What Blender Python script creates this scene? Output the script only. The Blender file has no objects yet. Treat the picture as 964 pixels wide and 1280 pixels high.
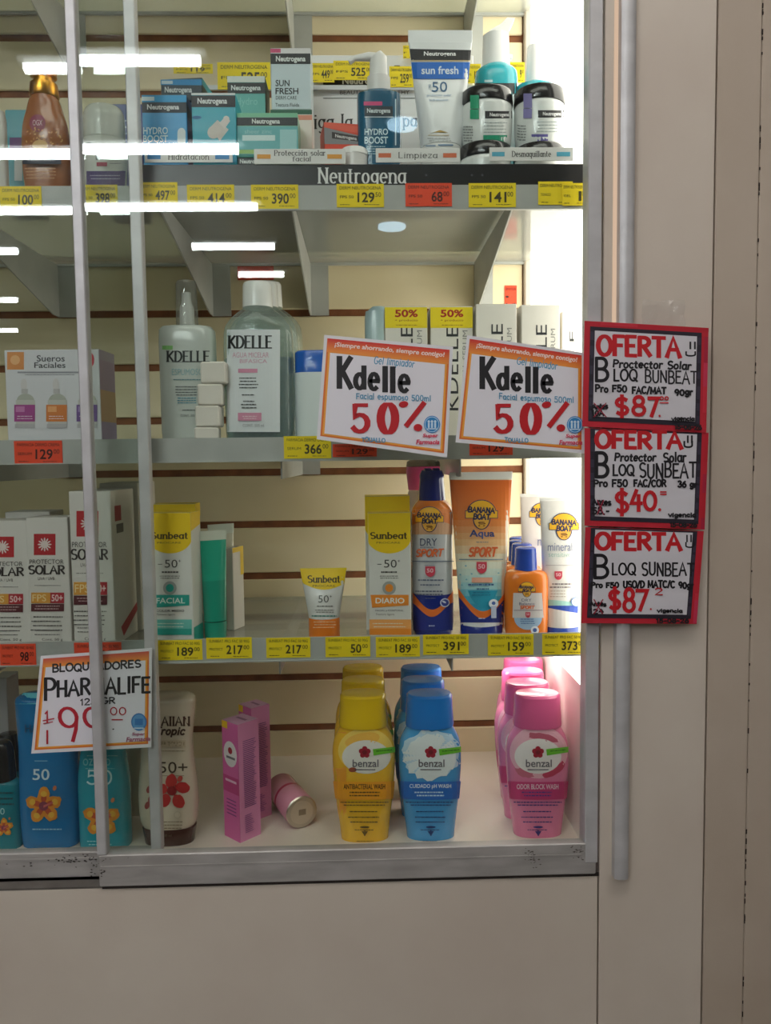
import bpy, math, random
from mathutils import Vector, Matrix
from mathutils.geometry import tessellate_polygon
random.seed(7)
R = math.radians
PI = math.pi
scene = bpy.context.scene
col = scene.collection

# ------------------------------------------------------------------ camera
F_PX = 1000.0
CAM = Vector((0.0, -1.0, 1.45))
YAW, PITCH, ROLL = 1.55, 4.0, 0.69        # right, down, degrees
cam_d = bpy.data.cameras.new('camera')
cam = bpy.data.objects.new('camera', cam_d)
col.objects.link(cam)
fwd = Vector((math.sin(R(YAW)) * math.cos(R(PITCH)), math.cos(R(YAW)) * math.cos(R(PITCH)), -math.sin(R(PITCH))))
right0 = fwd.cross(Vector((0, 0, 1))).normalized()
up0 = right0.cross(fwd).normalized()
cr, sr = math.cos(R(ROLL)), math.sin(R(ROLL))
RIGHT = right0 * cr - up0 * sr
UP = up0 * cr + right0 * sr
M = Matrix((RIGHT, UP, -fwd)).transposed().to_4x4()
M.translation = CAM
cam.matrix_world = M
cam_d.sensor_fit = 'VERTICAL'
cam_d.sensor_height = 36.0
cam_d.lens = 36.0 * F_PX / 1280.0
cam_d.clip_start = 0.02
scene.camera = cam


def P(px, py, Y):
    """world x, z of the point seen at photo pixel (px, py) in the upright plane y = Y"""
    d = fwd * F_PX + RIGHT * (px - 482.0) + UP * (640.0 - py)
    t = (Y - CAM.y) / d.y
    q = CAM + d * t
    return q.x, q.z


# ------------------------------------------------------------------ world, lamps, exposure
scene.view_settings.view_transform = 'Standard'
scene.view_settings.look = 'None'
scene.view_settings.gamma = 1.0
scene.view_settings.exposure = 0.0
scene.view_settings.use_curve_mapping = False
w = bpy.data.worlds.new('world')
scene.world = w
w.use_nodes = True
w.node_tree.nodes['Background'].inputs[0].default_value = (1.0, 0.93, 0.85, 1)
w.node_tree.nodes['Background'].inputs[1].default_value = 0.04


def area(name, loc, direction, sx, sy, power, color, spread=180):
    l = bpy.data.lights.new(name, 'AREA')
    l.shape = 'RECTANGLE'
    l.size, l.size_y = sx, sy
    l.energy = power
    l.color = color
    l.spread = R(spread)
    o = bpy.data.objects.new(name, l)
    col.objects.link(o)
    o.location = loc
    o.rotation_euler = Vector(direction).to_track_quat('-Z', 'X' if False else 'Y').to_euler()
    return o


CEIL = 2.72
# added unseen fill lights at ceiling height (x, y, size x, size y, power)
FILL_LIGHTS = [(2.3, -2.2, 1.6, 1.6, 9.0), (-3.1, -2.3, 1.6, 1.6, 11.0), (0.1, -0.95, 1.8, 0.45, 11.0)]
for px_, py_, sx_, sy_, pw_ in FILL_LIGHTS:
    area('added_fill_light', (px_, py_, CEIL - 0.04), (0, 0, -1), sx_, sy_, pw_, (1.0, 0.95, 0.89))

# ------------------------------------------------------------------ colours, materials


def lin(c):
    return c / 12.92 if c <= 0.04045 else ((c + 0.055) / 1.055) ** 2.4


def H(h):
    h = h.lstrip('#')
    return tuple(lin(int(h[i:i + 2], 16) / 255.0) for i in (0, 2, 4)) + (1.0,)


def new_mat(name):
    m = bpy.data.materials.new(name)
    m.use_nodes = True
    return m, m.node_tree, m.node_tree.nodes['Principled BSDF']


def attr_mat(name, rough, coat=0.0, metal=0.0, bump=0.0):
    m, nt, b = new_mat(name)
    a = nt.nodes.new('ShaderNodeAttribute')
    a.attribute_name = 'Col'
    nt.links.new(a.outputs['Color'], b.inputs['Base Color'])
    b.inputs['Roughness'].default_value = rough
    b.inputs['Metallic'].default_value = metal
    b.inputs['Coat Weight'].default_value = coat
    b.inputs['Coat Roughness'].default_value = 0.08
    if bump:
        n = nt.nodes.new('ShaderNodeTexNoise')
        n.inputs['Scale'].default_value = 900
        bp = nt.nodes.new('ShaderNodeBump')
        bp.inputs['Strength'].default_value = bump
        bp.inputs['Distance'].default_value = 0.0002
        nt.links.new(n.outputs['Fac'], bp.inputs['Height'])
        nt.links.new(bp.outputs['Normal'], b.inputs['Normal'])
    return m


PAPER = attr_mat('printed_paper', 0.62, bump=0.15)
CARTON = attr_mat('carton', 0.38, bump=0.1)
PLASTIC = attr_mat('plastic', 0.32)
GLOSS = attr_mat('gloss_plastic', 0.22, coat=0.4)
INK = attr_mat('ink', 0.5)
FOIL = attr_mat('foil', 0.28, metal=1.0)


def mix_thin(name, tint, f_ior, diffuse=None, dfac=0.0, rough=0.0, attr=False):
    """thin clear sheet: what passes straight through plus a true Fresnel reflection, same on both faces"""
    m = bpy.data.materials.new(name)
    m.use_nodes = True
    nt = m.node_tree
    nt.nodes.clear()
    N, L = nt.nodes.new, nt.links.new
    out = N('ShaderNodeOutputMaterial')
    tr = N('ShaderNodeBsdfTransparent')
    tr.inputs[0].default_value = tint
    gl = N('ShaderNodeBsdfGlossy')
    gl.inputs['Roughness'].default_value = rough
    geo = N('ShaderNodeNewGeometry')
    mr = N('ShaderNodeMapRange')
    mr.inputs['To Min'].default_value = f_ior
    mr.inputs['To Max'].default_value = 1.0 / f_ior
    L(geo.outputs['Backfacing'], mr.inputs['Value'])
    fr = N('ShaderNodeFresnel')
    L(mr.outputs[0], fr.inputs['IOR'])
    base = tr
    if dfac:
        df = N('ShaderNodeBsdfDiffuse')
        df.inputs[0].default_value = diffuse or (1, 1, 1, 1)
        tl = N('ShaderNodeBsdfTranslucent')
        tl.inputs[0].default_value = diffuse or (1, 1, 1, 1)
        a = N('ShaderNodeMixShader')
        a.inputs[0].default_value = 0.4
        L(df.outputs[0], a.inputs[1]); L(tl.outputs[0], a.inputs[2])
        b = N('ShaderNodeMixShader')
        b.inputs[0].default_value = dfac
        L(tr.outputs[0], b.inputs[1]); L(a.outputs[0], b.inputs[2])
        base = b
        if attr:
            at = N('ShaderNodeAttribute'); at.attribute_name = 'Col'
            L(at.outputs['Color'], df.inputs[0]); L(at.outputs['Color'], tl.inputs[0])
    if attr:
        at = N('ShaderNodeAttribute'); at.attribute_name = 'Col'
        L(at.outputs['Color'], tr.inputs[0])
    mx = N('ShaderNodeMixShader')
    L(fr.outputs[0], mx.inputs[0]); L(base.outputs[0], mx.inputs[1]); L(gl.outputs[0], mx.inputs[2])
    L(mx.outputs[0], out.inputs[0])
    return m


GLASS = mix_thin('door_glass', (0.95, 0.975, 0.955, 1), 1.45)
ACRYL = mix_thin('shelf_acrylic', (0.86, 0.90, 0.87, 1), 1.45, H('e4e4de'), 0.38, 0.08)
CLEAR = mix_thin('clear_bottle', (1, 1, 1, 1), 1.4, dfac=0.15, rough=0.03, attr=True)
TAPE = mix_thin('clear_tape', (0.97, 0.97, 0.97, 1), 1.5, H('ffffff'), 0.10, 0.12)


def lam(name, c1, c2, rough, scale=6.0, bump=0.0, metal=0.0, stretch=(1, 1, 1), detail=5):
    m, nt, b = new_mat(name)
    N, L = nt.nodes.new, nt.links.new
    tc = N('ShaderNodeTexCoord')
    mp = N('ShaderNodeMapping')
    mp.inputs['Scale'].default_value = stretch
    n = N('ShaderNodeTexNoise')
    n.inputs['Scale'].default_value = scale
    n.inputs['Detail'].default_value = detail
    cr_ = N('ShaderNodeValToRGB')
    cr_.color_ramp.elements[0].position = 0.35
    cr_.color_ramp.elements[1].position = 0.65
    cr_.color_ramp.elements[0].color = H(c1)
    cr_.color_ramp.elements[1].color = H(c2)
    L(tc.outputs['Object'], mp.inputs[0]); L(mp.outputs[0], n.inputs['Vector'])
    L(n.outputs['Fac'], cr_.inputs[0]); L(cr_.outputs[0], b.inputs['Base Color'])
    b.inputs['Roughness'].default_value = rough
    b.inputs['Metallic'].default_value = metal
    if bump:
        n2 = N('ShaderNodeTexNoise')
        n2.inputs['Scale'].default_value = 260
        L(mp.outputs[0], n2.inputs['Vector'])
        bp = N('ShaderNodeBump')
        bp.inputs['Strength'].default_value = bump
        bp.inputs['Distance'].default_value = 0.0006
        L(n2.outputs['Fac'], bp.inputs['Height']); L(bp.outputs[0], b.inputs['Normal'])
    return m


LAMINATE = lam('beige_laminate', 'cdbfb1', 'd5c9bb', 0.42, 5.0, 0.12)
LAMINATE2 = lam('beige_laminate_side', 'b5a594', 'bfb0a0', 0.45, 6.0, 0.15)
SLAT = lam('cream_slat', 'e2d2ac', 'e9dab8', 0.5, 9.0, 0.08)
GROOVE = lam('brown_fibreboard', '7b4a2c', '935c38', 0.8, 40.0, 0.3)
WHITELAM = lam('white_laminate', 'efe9e2', 'f5f0ea', 0.28, 4.0, 0.05)
FLOORB = lam('show_case_floor', 'e3d5c8', 'ece0d4', 0.35, 7.0, 0.05)
ALU = lam('brushed_aluminium', 'b9b7b8', 'c9c7c8', 0.42, 30.0, 0.1, 0.2, (0.6, 1, 1))
ALUDIRTY = lam('worn_aluminium', 'a19c98', 'b8b3b0', 0.42, 14.0, 0.12, 0.2, (1, 1, 4), 9)
STEEL = lam('grey_enamel', 'a9aaa6', 'b4b5b1', 0.45, 20.0)
TRACK = lam('grimy_track', '5f5954', '7a746e', 0.5, 18.0, 0.1, 0.2)
DARK = lam('dark_gap', '241c18', '2e2520', 0.8)
TILE = lam('shop_floor_tile', '6f675d', '7b7368', 0.3, 3.0)
PLASTER = lam('shop_plaster', 'c8c2b8', 'd2ccc2', 0.8, 3.0)
SHOPWALL = lam('shop_wall_paint', '8f867a', '9b9286', 0.7, 3.0)


def emit(name, c, s):
    m = bpy.data.materials.new(name)
    m.use_nodes = True
    nt = m.node_tree
    nt.nodes.clear()
    e = nt.nodes.new('ShaderNodeEmission')
    e.inputs[0].default_value = c
    e.inputs[1].default_value = s
    o = nt.nodes.new('ShaderNodeOutputMaterial')
    nt.links.new(e.outputs[0], o.inputs[0])
    return m


# ------------------------------------------------------------------ object helpers
WHITE = H('ffffff')


def thing(name, label, cat, loc=(0, 0, 0), group=None, rz=0.0):
    o = bpy.data.objects.new(name, None)
    o.empty_display_size = 0.02
    col.objects.link(o)
    o.location = loc
    o.rotation_euler.z = rz
    o['label'] = label
    o['category'] = cat
    if group:
        o['group'] = group
    return o


class MB:
    def __init__(s):
        s.v, s.f, s.c = [], [], []

    def add(s, vs, fs, c=WHITE):
        k = len(s.v)
        s.v += [tuple(v) for v in vs]
        for f in fs:
            s.f.append([i + k for i in f])
            s.c.append(c)

    def box(s, x0, x1, y0, y1, z0, z1, c=WHITE, bev=0.0):
        if not bev:
            vs = [(x, y, z) for z in (z0, z1) for y in (y0, y1) for x in (x0, x1)]
            s.add(vs, [(0, 2, 3, 1), (4, 5, 7, 6), (0, 1, 5, 4), (2, 6, 7, 3), (0, 4, 6, 2), (1, 3, 7, 5)], c)
            return
        b = min(bev, (x1 - x0) * .45, (y1 - y0) * .45, (z1 - z0) * .45)
        rows = []
        for z, i in ((z0, b), (z0 + b, 0), (z1 - b, 0), (z1, b)):
            ring = []
            X0, X1, Y0, Y1 = x0 + i, x1 - i, y0 + i, y1 - i
            q = b if i == 0 else b * .6
            ring += [(X0 + q, Y0, z), (X1 - q, Y0, z), (X1, Y0 + q, z), (X1, Y1 - q, z), (X1 - q, Y1, z), (X0 + q, Y1, z), (X0, Y1 - q, z), (X0, Y0 + q, z)]
            rows.append(ring)
        vs = [v for r in rows for v in r]
        fs = [tuple(range(7, -1, -1)), tuple(range(24, 32))]
        for r in range(3):
            for j in range(8):
                a, d = r * 8 + j, r * 8 + (j + 1) % 8
                fs.append((a, d, d + 8, a + 8))
        s.add(vs, fs, c)

    def prism(s, poly, axis, a0, a1, c=WHITE):
        """poly: list of 2-D points in the plane across the axis ('x': (y,z), 'y': (x,z), 'z': (x,y))"""
        def mk(p, a):
            return {'x': (a, p[0], p[1]), 'y': (p[0], a, p[1]), 'z': (p[0], p[1], a)}[axis]
        n = len(poly)
        vs = [mk(p, a0) for p in poly] + [mk(p, a1) for p in poly]
        fs = [tuple(range(n)), tuple(range(2 * n - 1, n - 1, -1))] + [(i, i + n, (i + 1) % n + n, (i + 1) % n) for i in range(n)]
        s.add(vs, fs, c)

    def tube(s, pts, radii, c=WHITE, n=10, caps=True):
        vs, fs = [], []
        pts = [Vector(p) for p in pts]
        for i, p in enumerate(pts):
            t = (pts[min(i + 1, len(pts) - 1)] - pts[max(i - 1, 0)]).normalized()
            a = Vector((0, 0, 1)) if abs(t.z) < .9 else Vector((1, 0, 0))
            u = t.cross(a).normalized(); v = t.cross(u)
            r = radii[i] if isinstance(radii, (list, tuple)) else radii
            for k in range(n):
                an = 2 * PI * k / n
                vs.append(p + (u * math.cos(an) + v * math.sin(an)) * r)
        for i in range(len(pts) - 1):
            for k in range(n):
                fs.append((i * n + k, i * n + (k + 1) % n, (i + 1) * n + (k + 1) % n, (i + 1) * n + k))
        if caps:
            fs.append(tuple(range(n - 1, -1, -1)))
            fs.append(tuple(range((len(pts) - 1) * n, len(pts) * n)))
        s.add(vs, fs, c)

    def build(s, name, mat, parent=None, smooth=False, loc=None, fix=True):
        me = bpy.data.meshes.new(name)
        me.from_pydata(s.v, [], s.f)
        at = me.color_attributes.new('Col', 'FLOAT_COLOR', 'CORNER')
        buf = []
        for p, c in zip(me.polygons, s.c):
            buf += list(c) * p.loop_total
        at.data.foreach_set('color', buf)
        me.materials.append(mat)
        if fix:
            import bmesh
            bm = bmesh.new(); bm.from_mesh(me)
            bmesh.ops.recalc_face_normals(bm, faces=bm.faces)
            bm.to_mesh(me); bm.free()
        if smooth:
            me.shade_smooth()
            me.set_sharp_from_angle(angle=R(38))
        o = bpy.data.objects.new(name, me)
        col.objects.link(o)
        if parent:
            o.parent = parent
        if loc:
            o.location = loc
        return o


def copy_tree(o, parent=None):
    c = o.copy()
    col.objects.link(c)
    if parent:
        c.parent = parent
    for ch in list(o.children):
        copy_tree(ch, c)
    return c


def dup(o, loc, label, rz=None):
    c = copy_tree(o)
    c.location = loc
    c['label'] = label
    if rz is not None:
        c.rotation_euler.z = rz
    return c


# ------------------------------------------------------------------ lettering
_tc = {}


def text_mesh(s, bold=0.0):
    k = (s, bold)
    if k in _tc:
        return _tc[k]
    cu = bpy.data.curves.new('t', 'FONT')
    cu.body = s
    cu.offset = bold
    cu.resolution_u = 3
    ob = bpy.data.objects.new('t', cu)
    me = bpy.data.meshes.new_from_object(ob)
    vs = [(v.co.x, v.co.y) for v in me.vertices]
    fs = [tuple(p.vertices) for p in me.polygons]
    bpy.data.objects.remove(ob); bpy.data.curves.remove(cu); bpy.data.meshes.remove(me)
    x0 = min(v[0] for v in vs); x1 = max(v[0] for v in vs)
    y0 = min(v[1] for v in vs); y1 = max(v[1] for v in vs)
    vs = [((x - x0) / (x1 - x0), (y - y0) / (y1 - y0)) for x, y in vs]
    _tc[k] = (vs, fs)
    return _tc[k]


def arc(cx, cy, rx, ry, a0, a1, n=10):
    return [(cx + rx * math.cos(R(a0 + (a1 - a0) * i / n)), cy + ry * math.sin(R(a0 + (a1 - a0) * i / n))) for i in range(n + 1)]


G = {
 'A': (.7, [[(0, 0), (.33, 1), (.68, 0)], [(.13, .38), (.56, .38)]]),
 'B': (.6, [[(.05, 0), (.05, 1)], [(.05, 1)] + arc(.28, .76, .24, .24, 90, -90) + [(.08, .52)], [(.08, .52)] + arc(.3, .26, .28, .26, 90, -90) + [(.05, 0)]]),
 'C': (.65, [arc(.35, .5, .33, .5, 50, 310, 14)]),
 'D': (.65, [[(.05, 0), (.05, 1)], [(.05, 1)] + arc(.2, .5, .42, .5, 90, -90, 14) + [(.05, 0)]]),
 'E': (.55, [[(.05, 0), (.05, 1)], [(.05, 1), (.5, 1)], [(.05, .52), (.42, .52)], [(.05, 0), (.52, 0)]]),
 'F': (.52, [[(.05, 0), (.05, 1)], [(.05, 1), (.5, 1)], [(.05, .52), (.42, .52)]]),
 'G': (.68, [arc(.35, .5, .33, .5, 50, 340, 14) + [(.66, .42), (.42, .42)]]),
 'H': (.62, [[(.05, 0), (.05, 1)], [(.57, 0), (.57, 1)], [(.05, .5), (.57, .5)]]),
 'I': (.2, [[(.1, 0), (.1, 1)]]),
 'J': (.45, [[(.38, 1), (.38, .25)] + arc(.2, .25, .18, .25, 0, -180, 8)]),
 'K': (.62, [[(.07, 0), (.07, 1)], [(.58, 1), (.09, .42)], [(.2, .55), (.6, 0)]]),
 'L': (.5, [[(.05, 1), (.05, 0)], [(.05, 0), (.48, 0)]]),
 'M': (.8, [[(.05, 0), (.1, 1)], [(.1, 1), (.4, .2), (.7, 1)], [(.7, 1), (.75, 0)]]),
 'N': (.68, [[(.07, 0), (.07, 1)], [(.07, 1), (.6, 0)], [(.6, 0), (.6, 1)]]),
 'O': (.72, [arc(.36, .5, .34, .5, 90, 450, 20)]),
 'P': (.58, [[(.05, 0), (.05, 1)], [(.05, 1)] + arc(.27, .74, .27, .26, 90, -90) + [(.05, .48)]]),
 'Q': (.72, [arc(.36, .5, .34, .5, 90, 450, 20), [(.42, .25), (.72, -.05)]]),
 'R': (.62, [[(.05, 0), (.05, 1)], [(.05, 1)] + arc(.27, .76, .27, .24, 90, -90) + [(.05, .52)], [(.25, .52), (.6, 0)]]),
 'S': (.58, [arc(.3, .75, .25, .25, 40, 270, 9)[:-1] + arc(.3, .25, .26, .25, 90, -140, 9)]),
 'T': (.62, [[(0, 1), (.62, 1)], [(.31, 1), (.31, 0)]]),
 'U': (.64, [[(.06, 1), (.06, .32)] + arc(.32, .32, .26, .32, 180, 360, 10) + [(.58, 1)]]),
 'V': (.64, [[(0, 1), (.32, 0), (.64, 1)]]),
 'X': (.6, [[(0, 1), (.6, 0)], [(.6, 1), (0, 0)]]),
 'Y': (.6, [[(0, 1), (.3, .5), (.6, 1)], [(.3, .5), (.3, 0)]]),
 'Z': (.6, [[(.03, 1), (.57, 1), (.03, 0), (.57, 0)]]),
 'a': (.5, [arc(.24, .33, .21, .32, 60, 340, 12), [(.45, .66), (.45, .06), (.52, 0)]]),
 'b': (.52, [[(.06, 1), (.06, 0)], arc(.27, .32, .21, .32, 150, -150, 12)]),
 'c': (.45, [arc(.25, .33, .22, .33, 45, 315, 12)]),
 'd': (.52, [arc(.25, .33, .21, .33, 30, 330, 12), [(.46, 1), (.46, 0)]]),
 'e': (.5, [[(.06, .36), (.45, .36)] + arc(.25, .34, .21, .33, 10, 310, 12)]),
 'f': (.35, [arc(.28, .84, .16, .15, 40, 180, 5) + [(.12, 0)], [(0, .62), (.3, .62)]]),
 'g': (.5, [arc(.25, .36, .2, .29, 30, 330, 12), [(.45, .65), (.45, -.1)] + arc(.25, -.1, .2, .2, 0, -150, 7)]),
 'h': (.52, [[(.06, 1), (.06, 0)], [(.06, .4)] + arc(.26, .42, .2, .24, 150, 0, 7) + [(.46, 0)]]),
 'i': (.18, [[(.09, .65), (.09, 0)], [(.09, .86), (.09, .93)]]),
 'l': (.18, [[(.09, 1), (.09, 0)]]),
 'm': (.8, [[(.06, .66), (.06, 0)], [(.06, .42)] + arc(.22, .44, .16, .22, 150, 0, 6) + [(.38, 0)], [(.38, .42)] + arc(.56, .44, .18, .22, 150, 0, 6) + [(.74, 0)]]),
 'n': (.52, [[(.06, .66), (.06, 0)], [(.06, .4)] + arc(.26, .42, .2, .24, 150, 0, 7) + [(.46, 0)]]),
 'o': (.5, [arc(.25, .33, .21, .33, 90, 450, 16)]),
 'p': (.52, [[(.06, .66), (.06, -.3)], arc(.27, .33, .21, .32, 150, -150, 12)]),
 'r': (.36, [[(.06, .66), (.06, 0)], arc(.26, .4, .2, .26, 160, 60, 5)]),
 's': (.42, [arc(.21, .49, .17, .16, 40, 270, 7)[:-1] + arc(.21, .17, .18, .16, 90, -140, 7)]),
 't': (.35, [[(.14, .9), (.14, .15)] + arc(.26, .15, .12, .14, 180, 300, 5), [(0, .64), (.3, .64)]]),
 'u': (.52, [[(.06, .66), (.06, .25)] + arc(.26, .24, .2, .24, 180, 340, 7), [(.46, .66), (.46, 0)]]),
 'v': (.48, [[(0, .66), (.24, 0), (.48, .66)]]),
 'z': (.45, [[(.03, .65), (.42, .65), (.03, 0), (.42, 0)]]),
 '0': (.58, [arc(.29, .5, .25, .5, 90, 450, 18)]),
 '1': (.3, [[(.02, .8), (.18, 1), (.18, 0)]]),
 '2': (.56, [arc(.27, .74, .23, .26, 160, -20, 8) + [(.04, 0), (.52, 0)]]),
 '3': (.54, [arc(.25, .76, .22, .24, 150, -80, 8) + arc(.25, .27, .25, .27, 80, -150, 9)]),
 '4': (.6, [[(.3, 1), (.03, .36), (.56, .36)], [(.42, .75), (.42, 0)]]),
 '5': (.56, [[(.48, 1), (.1, 1)], [(.1, 1), (.08, .56)] + arc(.25, .32, .26, .32, 120, -150, 10)]),
 '6': (.56, [[(.42, 1), (.2, .8), (.07, .5), (.05, .32)], arc(.29, .3, .24, .3, 0, 360, 16)]),
 '7': (.54, [[(.02, 1), (.52, 1), (.18, 0)]]),
 '8': (.56, [arc(.28, .76, .2, .24, -90, 270, 14), arc(.28, .27, .25, .26, 90, 450, 14)]),
 '9': (.56, [arc(.28, .7, .22, .28, 0, 360, 16), [(.5, .72), (.45, .35), (.34, 0)]]),
 '$': (.6, [arc(.3, .72, .25, .22, 40, 270, 8)[:-1] + arc(.3, .28, .26, .22, 90, -140, 8), [(.3, 1.1), (.3, -.1)]]),
 '%': (.85, [arc(.17, .82, .12, .14, 0, 360, 10), [(.8, .95), (.12, .05)], arc(.72, .14, .12, .14, 0, 360, 10)]),
 '/': (.4, [[(.02, -.05), (.38, 1.05)]]),
 '.': (.2, [[(.08, .0), (.12, .06)]]),
 ',': (.2, [[(.12, .08), (.05, -.15)]]),
 '-': (.4, [[(.05, .45), (.35, .45)]]),
 '=': (.45, [[(.05, .6), (.4, .6)], [(.05, .35), (.4, .35)]]),
 '+': (.45, [[(.05, .45), (.4, .45)], [(.22, .65), (.22, .25)]]),
 '!': (.2, [[(.1, 1), (.1, .3)], [(.1, .08), (.1, 0)]]),
 ' ': (.35, []),
 'ó': (.5, [arc(.25, .33, .21, .33, 90, 450, 16), [(.22, .82), (.36, .98)]]),
 'q': (.52, [arc(.25, .33, .21, .32, 30, 330, 12), [(.46, .66), (.46, -.3)]]),
}


def ribbon(pts, w, wh=None):
    """flat strip along pts; w = width of upright strokes, wh = width of level ones"""
    if wh is None:
        wh = w
    p = [Vector((a, b)) for a, b in pts]
    q = [p[0]]
    for a in p[1:]:
        if (a - q[-1]).length > 1e-6:
            q.append(a)
    p = q
    if len(p) < 2:
        return [], []
    L, Rr = [], []
    closed = len(p) > 5 and (p[0] - p[-1]).length < 1e-4
    for i in range(len(p)):
        d0 = (p[i] - p[i - 1]).normalized() if i else None
        d1 = (p[i + 1] - p[i]).normalized() if i < len(p) - 1 else None
        if closed and i in (0, len(p) - 1):
            t, k = ((p[-1] - p[-2]).normalized() + (p[1] - p[0]).normalized()).normalized(), 1.0
        elif d0 is None: t, k = d1, 1.0
        elif d1 is None: t, k = d0, 1.0
        else:
            t = d0 + d1
            if t.length < .3: t = d1
            t.normalize()
            k = min(1.0 / max(.5, t.dot(d1)), 1.6)
        ww = (wh + (w - wh) * abs(t.y)) * .5 * k
        n = Vector((-t.y, t.x))
        c = p[i].copy()
        if closed: pass
        elif i == 0: c -= t * min(w, wh) * .35
        if i == len(p) - 1 and not closed: c += t * min(w, wh) * .35
        L.append(c + n * ww); Rr.append(c - n * ww)
    n = len(p)
    vs = [tuple(a) for a in L] + [tuple(a) for a in Rr]
    fs = [(n + i, n + i + 1, i + 1, i) for i in range(n - 1)]
    return vs, fs


class Canvas:
    """flat print drawn in photo pixels and laid on a surface through a map (px, py, lift) -> local point"""
    def __init__(s, fn, step=None, base=0.00018, dl=None):
        s.fn, s.step, s.off, s.dl = fn, step, base, dl or (.00007 if step else .00003)
        s.mb = MB()

    def _emit(s, vs, fs, c):
        s.off += s.dl
        s.mb.add([s.fn(x, y, s.off) for x, y in vs], fs, H(c) if isinstance(c, str) else c)

    def quad(s, pts, c):
        (a, b, d, e) = pts      # tl, tr, br, bl
        nx = ny = 1
        if s.step:
            nx = max(1, int(max(abs(b[0] - a[0]), abs(d[0] - e[0])) / s.step) + 1)
            ny = max(1, int(max(abs(e[1] - a[1]), abs(d[1] - b[1])) / (s.step * 3)) + 1)
        vs = []
        for j in range(ny + 1):
            for i in range(nx + 1):
                u, v = i / nx, j / ny
                vs.append(((a[0] * (1 - u) + b[0] * u) * (1 - v) + (e[0] * (1 - u) + d[0] * u) * v,
                           (a[1] * (1 - u) + b[1] * u) * (1 - v) + (e[1] * (1 - u) + d[1] * u) * v))
        fs = [(j * (nx + 1) + i, (j + 1) * (nx + 1) + i, (j + 1) * (nx + 1) + i + 1, j * (nx + 1) + i + 1) for j in range(ny) for i in range(nx)]
        s._emit(vs, fs, c)

    def rect(s, x0, y0, x1, y1, c, sl=0.0):
        k = (x1 - x0) * sl
        s.quad([(x0, y0), (x1, y0 + k), (x1, y1 + k), (x0, y1)], c)

    def band(s, x0, x1, top, bot, c, n=14):
        """between two curves; top, bot are functions of u in 0..1 giving py"""
        vs = []
        for i in range(n + 1):
            u = i / n
            a, b = top(u), bot(u)
            for j in range(4):
                vs.append((x0 + (x1 - x0) * u, a + (b - a) * j / 3))
        fs = [(i * 4 + j, i * 4 + j + 1, (i + 1) * 4 + j + 1, (i + 1) * 4 + j) for i in range(n) for j in range(3)]
        s._emit(vs, fs, c)

    def ell(s, cx, cy, rx, ry, c, rot=0.0, n=20, a0=0, a1=360, jit=0.0):
        if s.step: n = max(n, int(max(rx, ry)))
        vs = [(cx, cy)]
        ca, sa = math.cos(R(rot)), math.sin(R(rot))
        rings = max(2, int(max(rx, ry) / 4.5) + 1) if s.step else 1
        js = [1 + random.uniform(-jit, jit) for _ in range(n + 1)]
        js[n] = js[0]
        for r in range(1, rings + 1):
            for i in range(n + 1):
                a = R(a0 + (a1 - a0) * i / n)
                x, y = rx * math.cos(a) * r / rings * js[i], ry * math.sin(a) * r / rings * js[i]
                vs.append((cx + x * ca - y * sa, cy + x * sa + y * ca))
        m = n + 1
        fs = [(0, 1 + i + 1, 1 + i) for i in range(n)]
        for r in range(rings - 1):
            b = 1 + r * m
            fs += [(b + i, b + i + 1, b + m + i + 1, b + m + i) for i in range(n)]
        s._emit(vs, fs, c)

    def poly(s, pts, c):
        t = tessellate_polygon([[Vector((x, y, 0)) for x, y in pts]])
        s._emit(pts, [tuple(f) for f in t], c)

    def text(s, st, x0, y0, x1, y1, c, bold=0.0, sl=0.0, it=0.0):
        vs, fs = text_mesh(st, bold)
        w_, h_ = x1 - x0, y1 - y0
        s._emit([(x0 + u * w_ + it * v * h_, y1 - v * h_ + u * w_ * sl) for u, v in vs], fs, c)

    def vtext(s, st, x0, y0, x1, y1, c, bold=0.0):
        """reads upwards"""
        vs, fs = text_mesh(st, bold)
        s._emit([(x1 - (1 - (1 - v)) * 0 - (v) * (x1 - x0), y1 - u * (y1 - y0)) for u, v in vs], fs, c)

    def pen(s, st, x0, y0, x1, y1, c, w=1.2, wh=None, sl=0.0, serif=0.0, jit=0.0, it=0.0, gap=.13, vert=False):
        """stroke lettering; y0 = cap line, y1 = base line; w in pixels"""
        x = 0
        parts = []
        for ch in st:
            adv, strokes = G.get(ch, G['-'])
            dy = random.uniform(-jit, jit)
            sc = 1 + random.uniform(-jit, jit)
            for k in strokes:
                kk = [(x + a, b * sc + dy) for a, b in k]
                parts.append(kk)
                if serif:
                    for e, f in ((k[0], k[1]), (k[-1], k[-2])):
                        if abs(e[0] - f[0]) < .06 and abs(e[1] - f[1]) > .2 and (e[1] <= .02 or e[1] > .6):
                            parts.append(('s', x + e[0], e[1]))
            x += adv + gap
        tot = x - gap
        h = y1 - y0
        sx = (x1 - x0) / tot
        base = s.off

        def T(a, b):
            X = a * sx
            return (X + b * h * it, b * h)
        lev = 0
        for k in parts:
            if k[0] == 's':
                X, Y = T(k[1], k[2])
                sv = [(X - serif, Y), (X + serif, Y)]
                vs, fs = ribbon(sv, wh or w, wh or w)
            else:
                vs, fs = ribbon([T(a, b) for a, b in k], w, wh)
            if not vs:
                continue
            if vert:
                vs = [(x1v - b, y1v - a) for a, b in vs] if False else vs
            lev = (lev + 1) % 5
            s.off = base + lev * .000008
            s._emit([(x0 + a, y1 - b + a * sl) for a, b in vs], fs, c)
        s.off = base + s.dl + .00004

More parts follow.
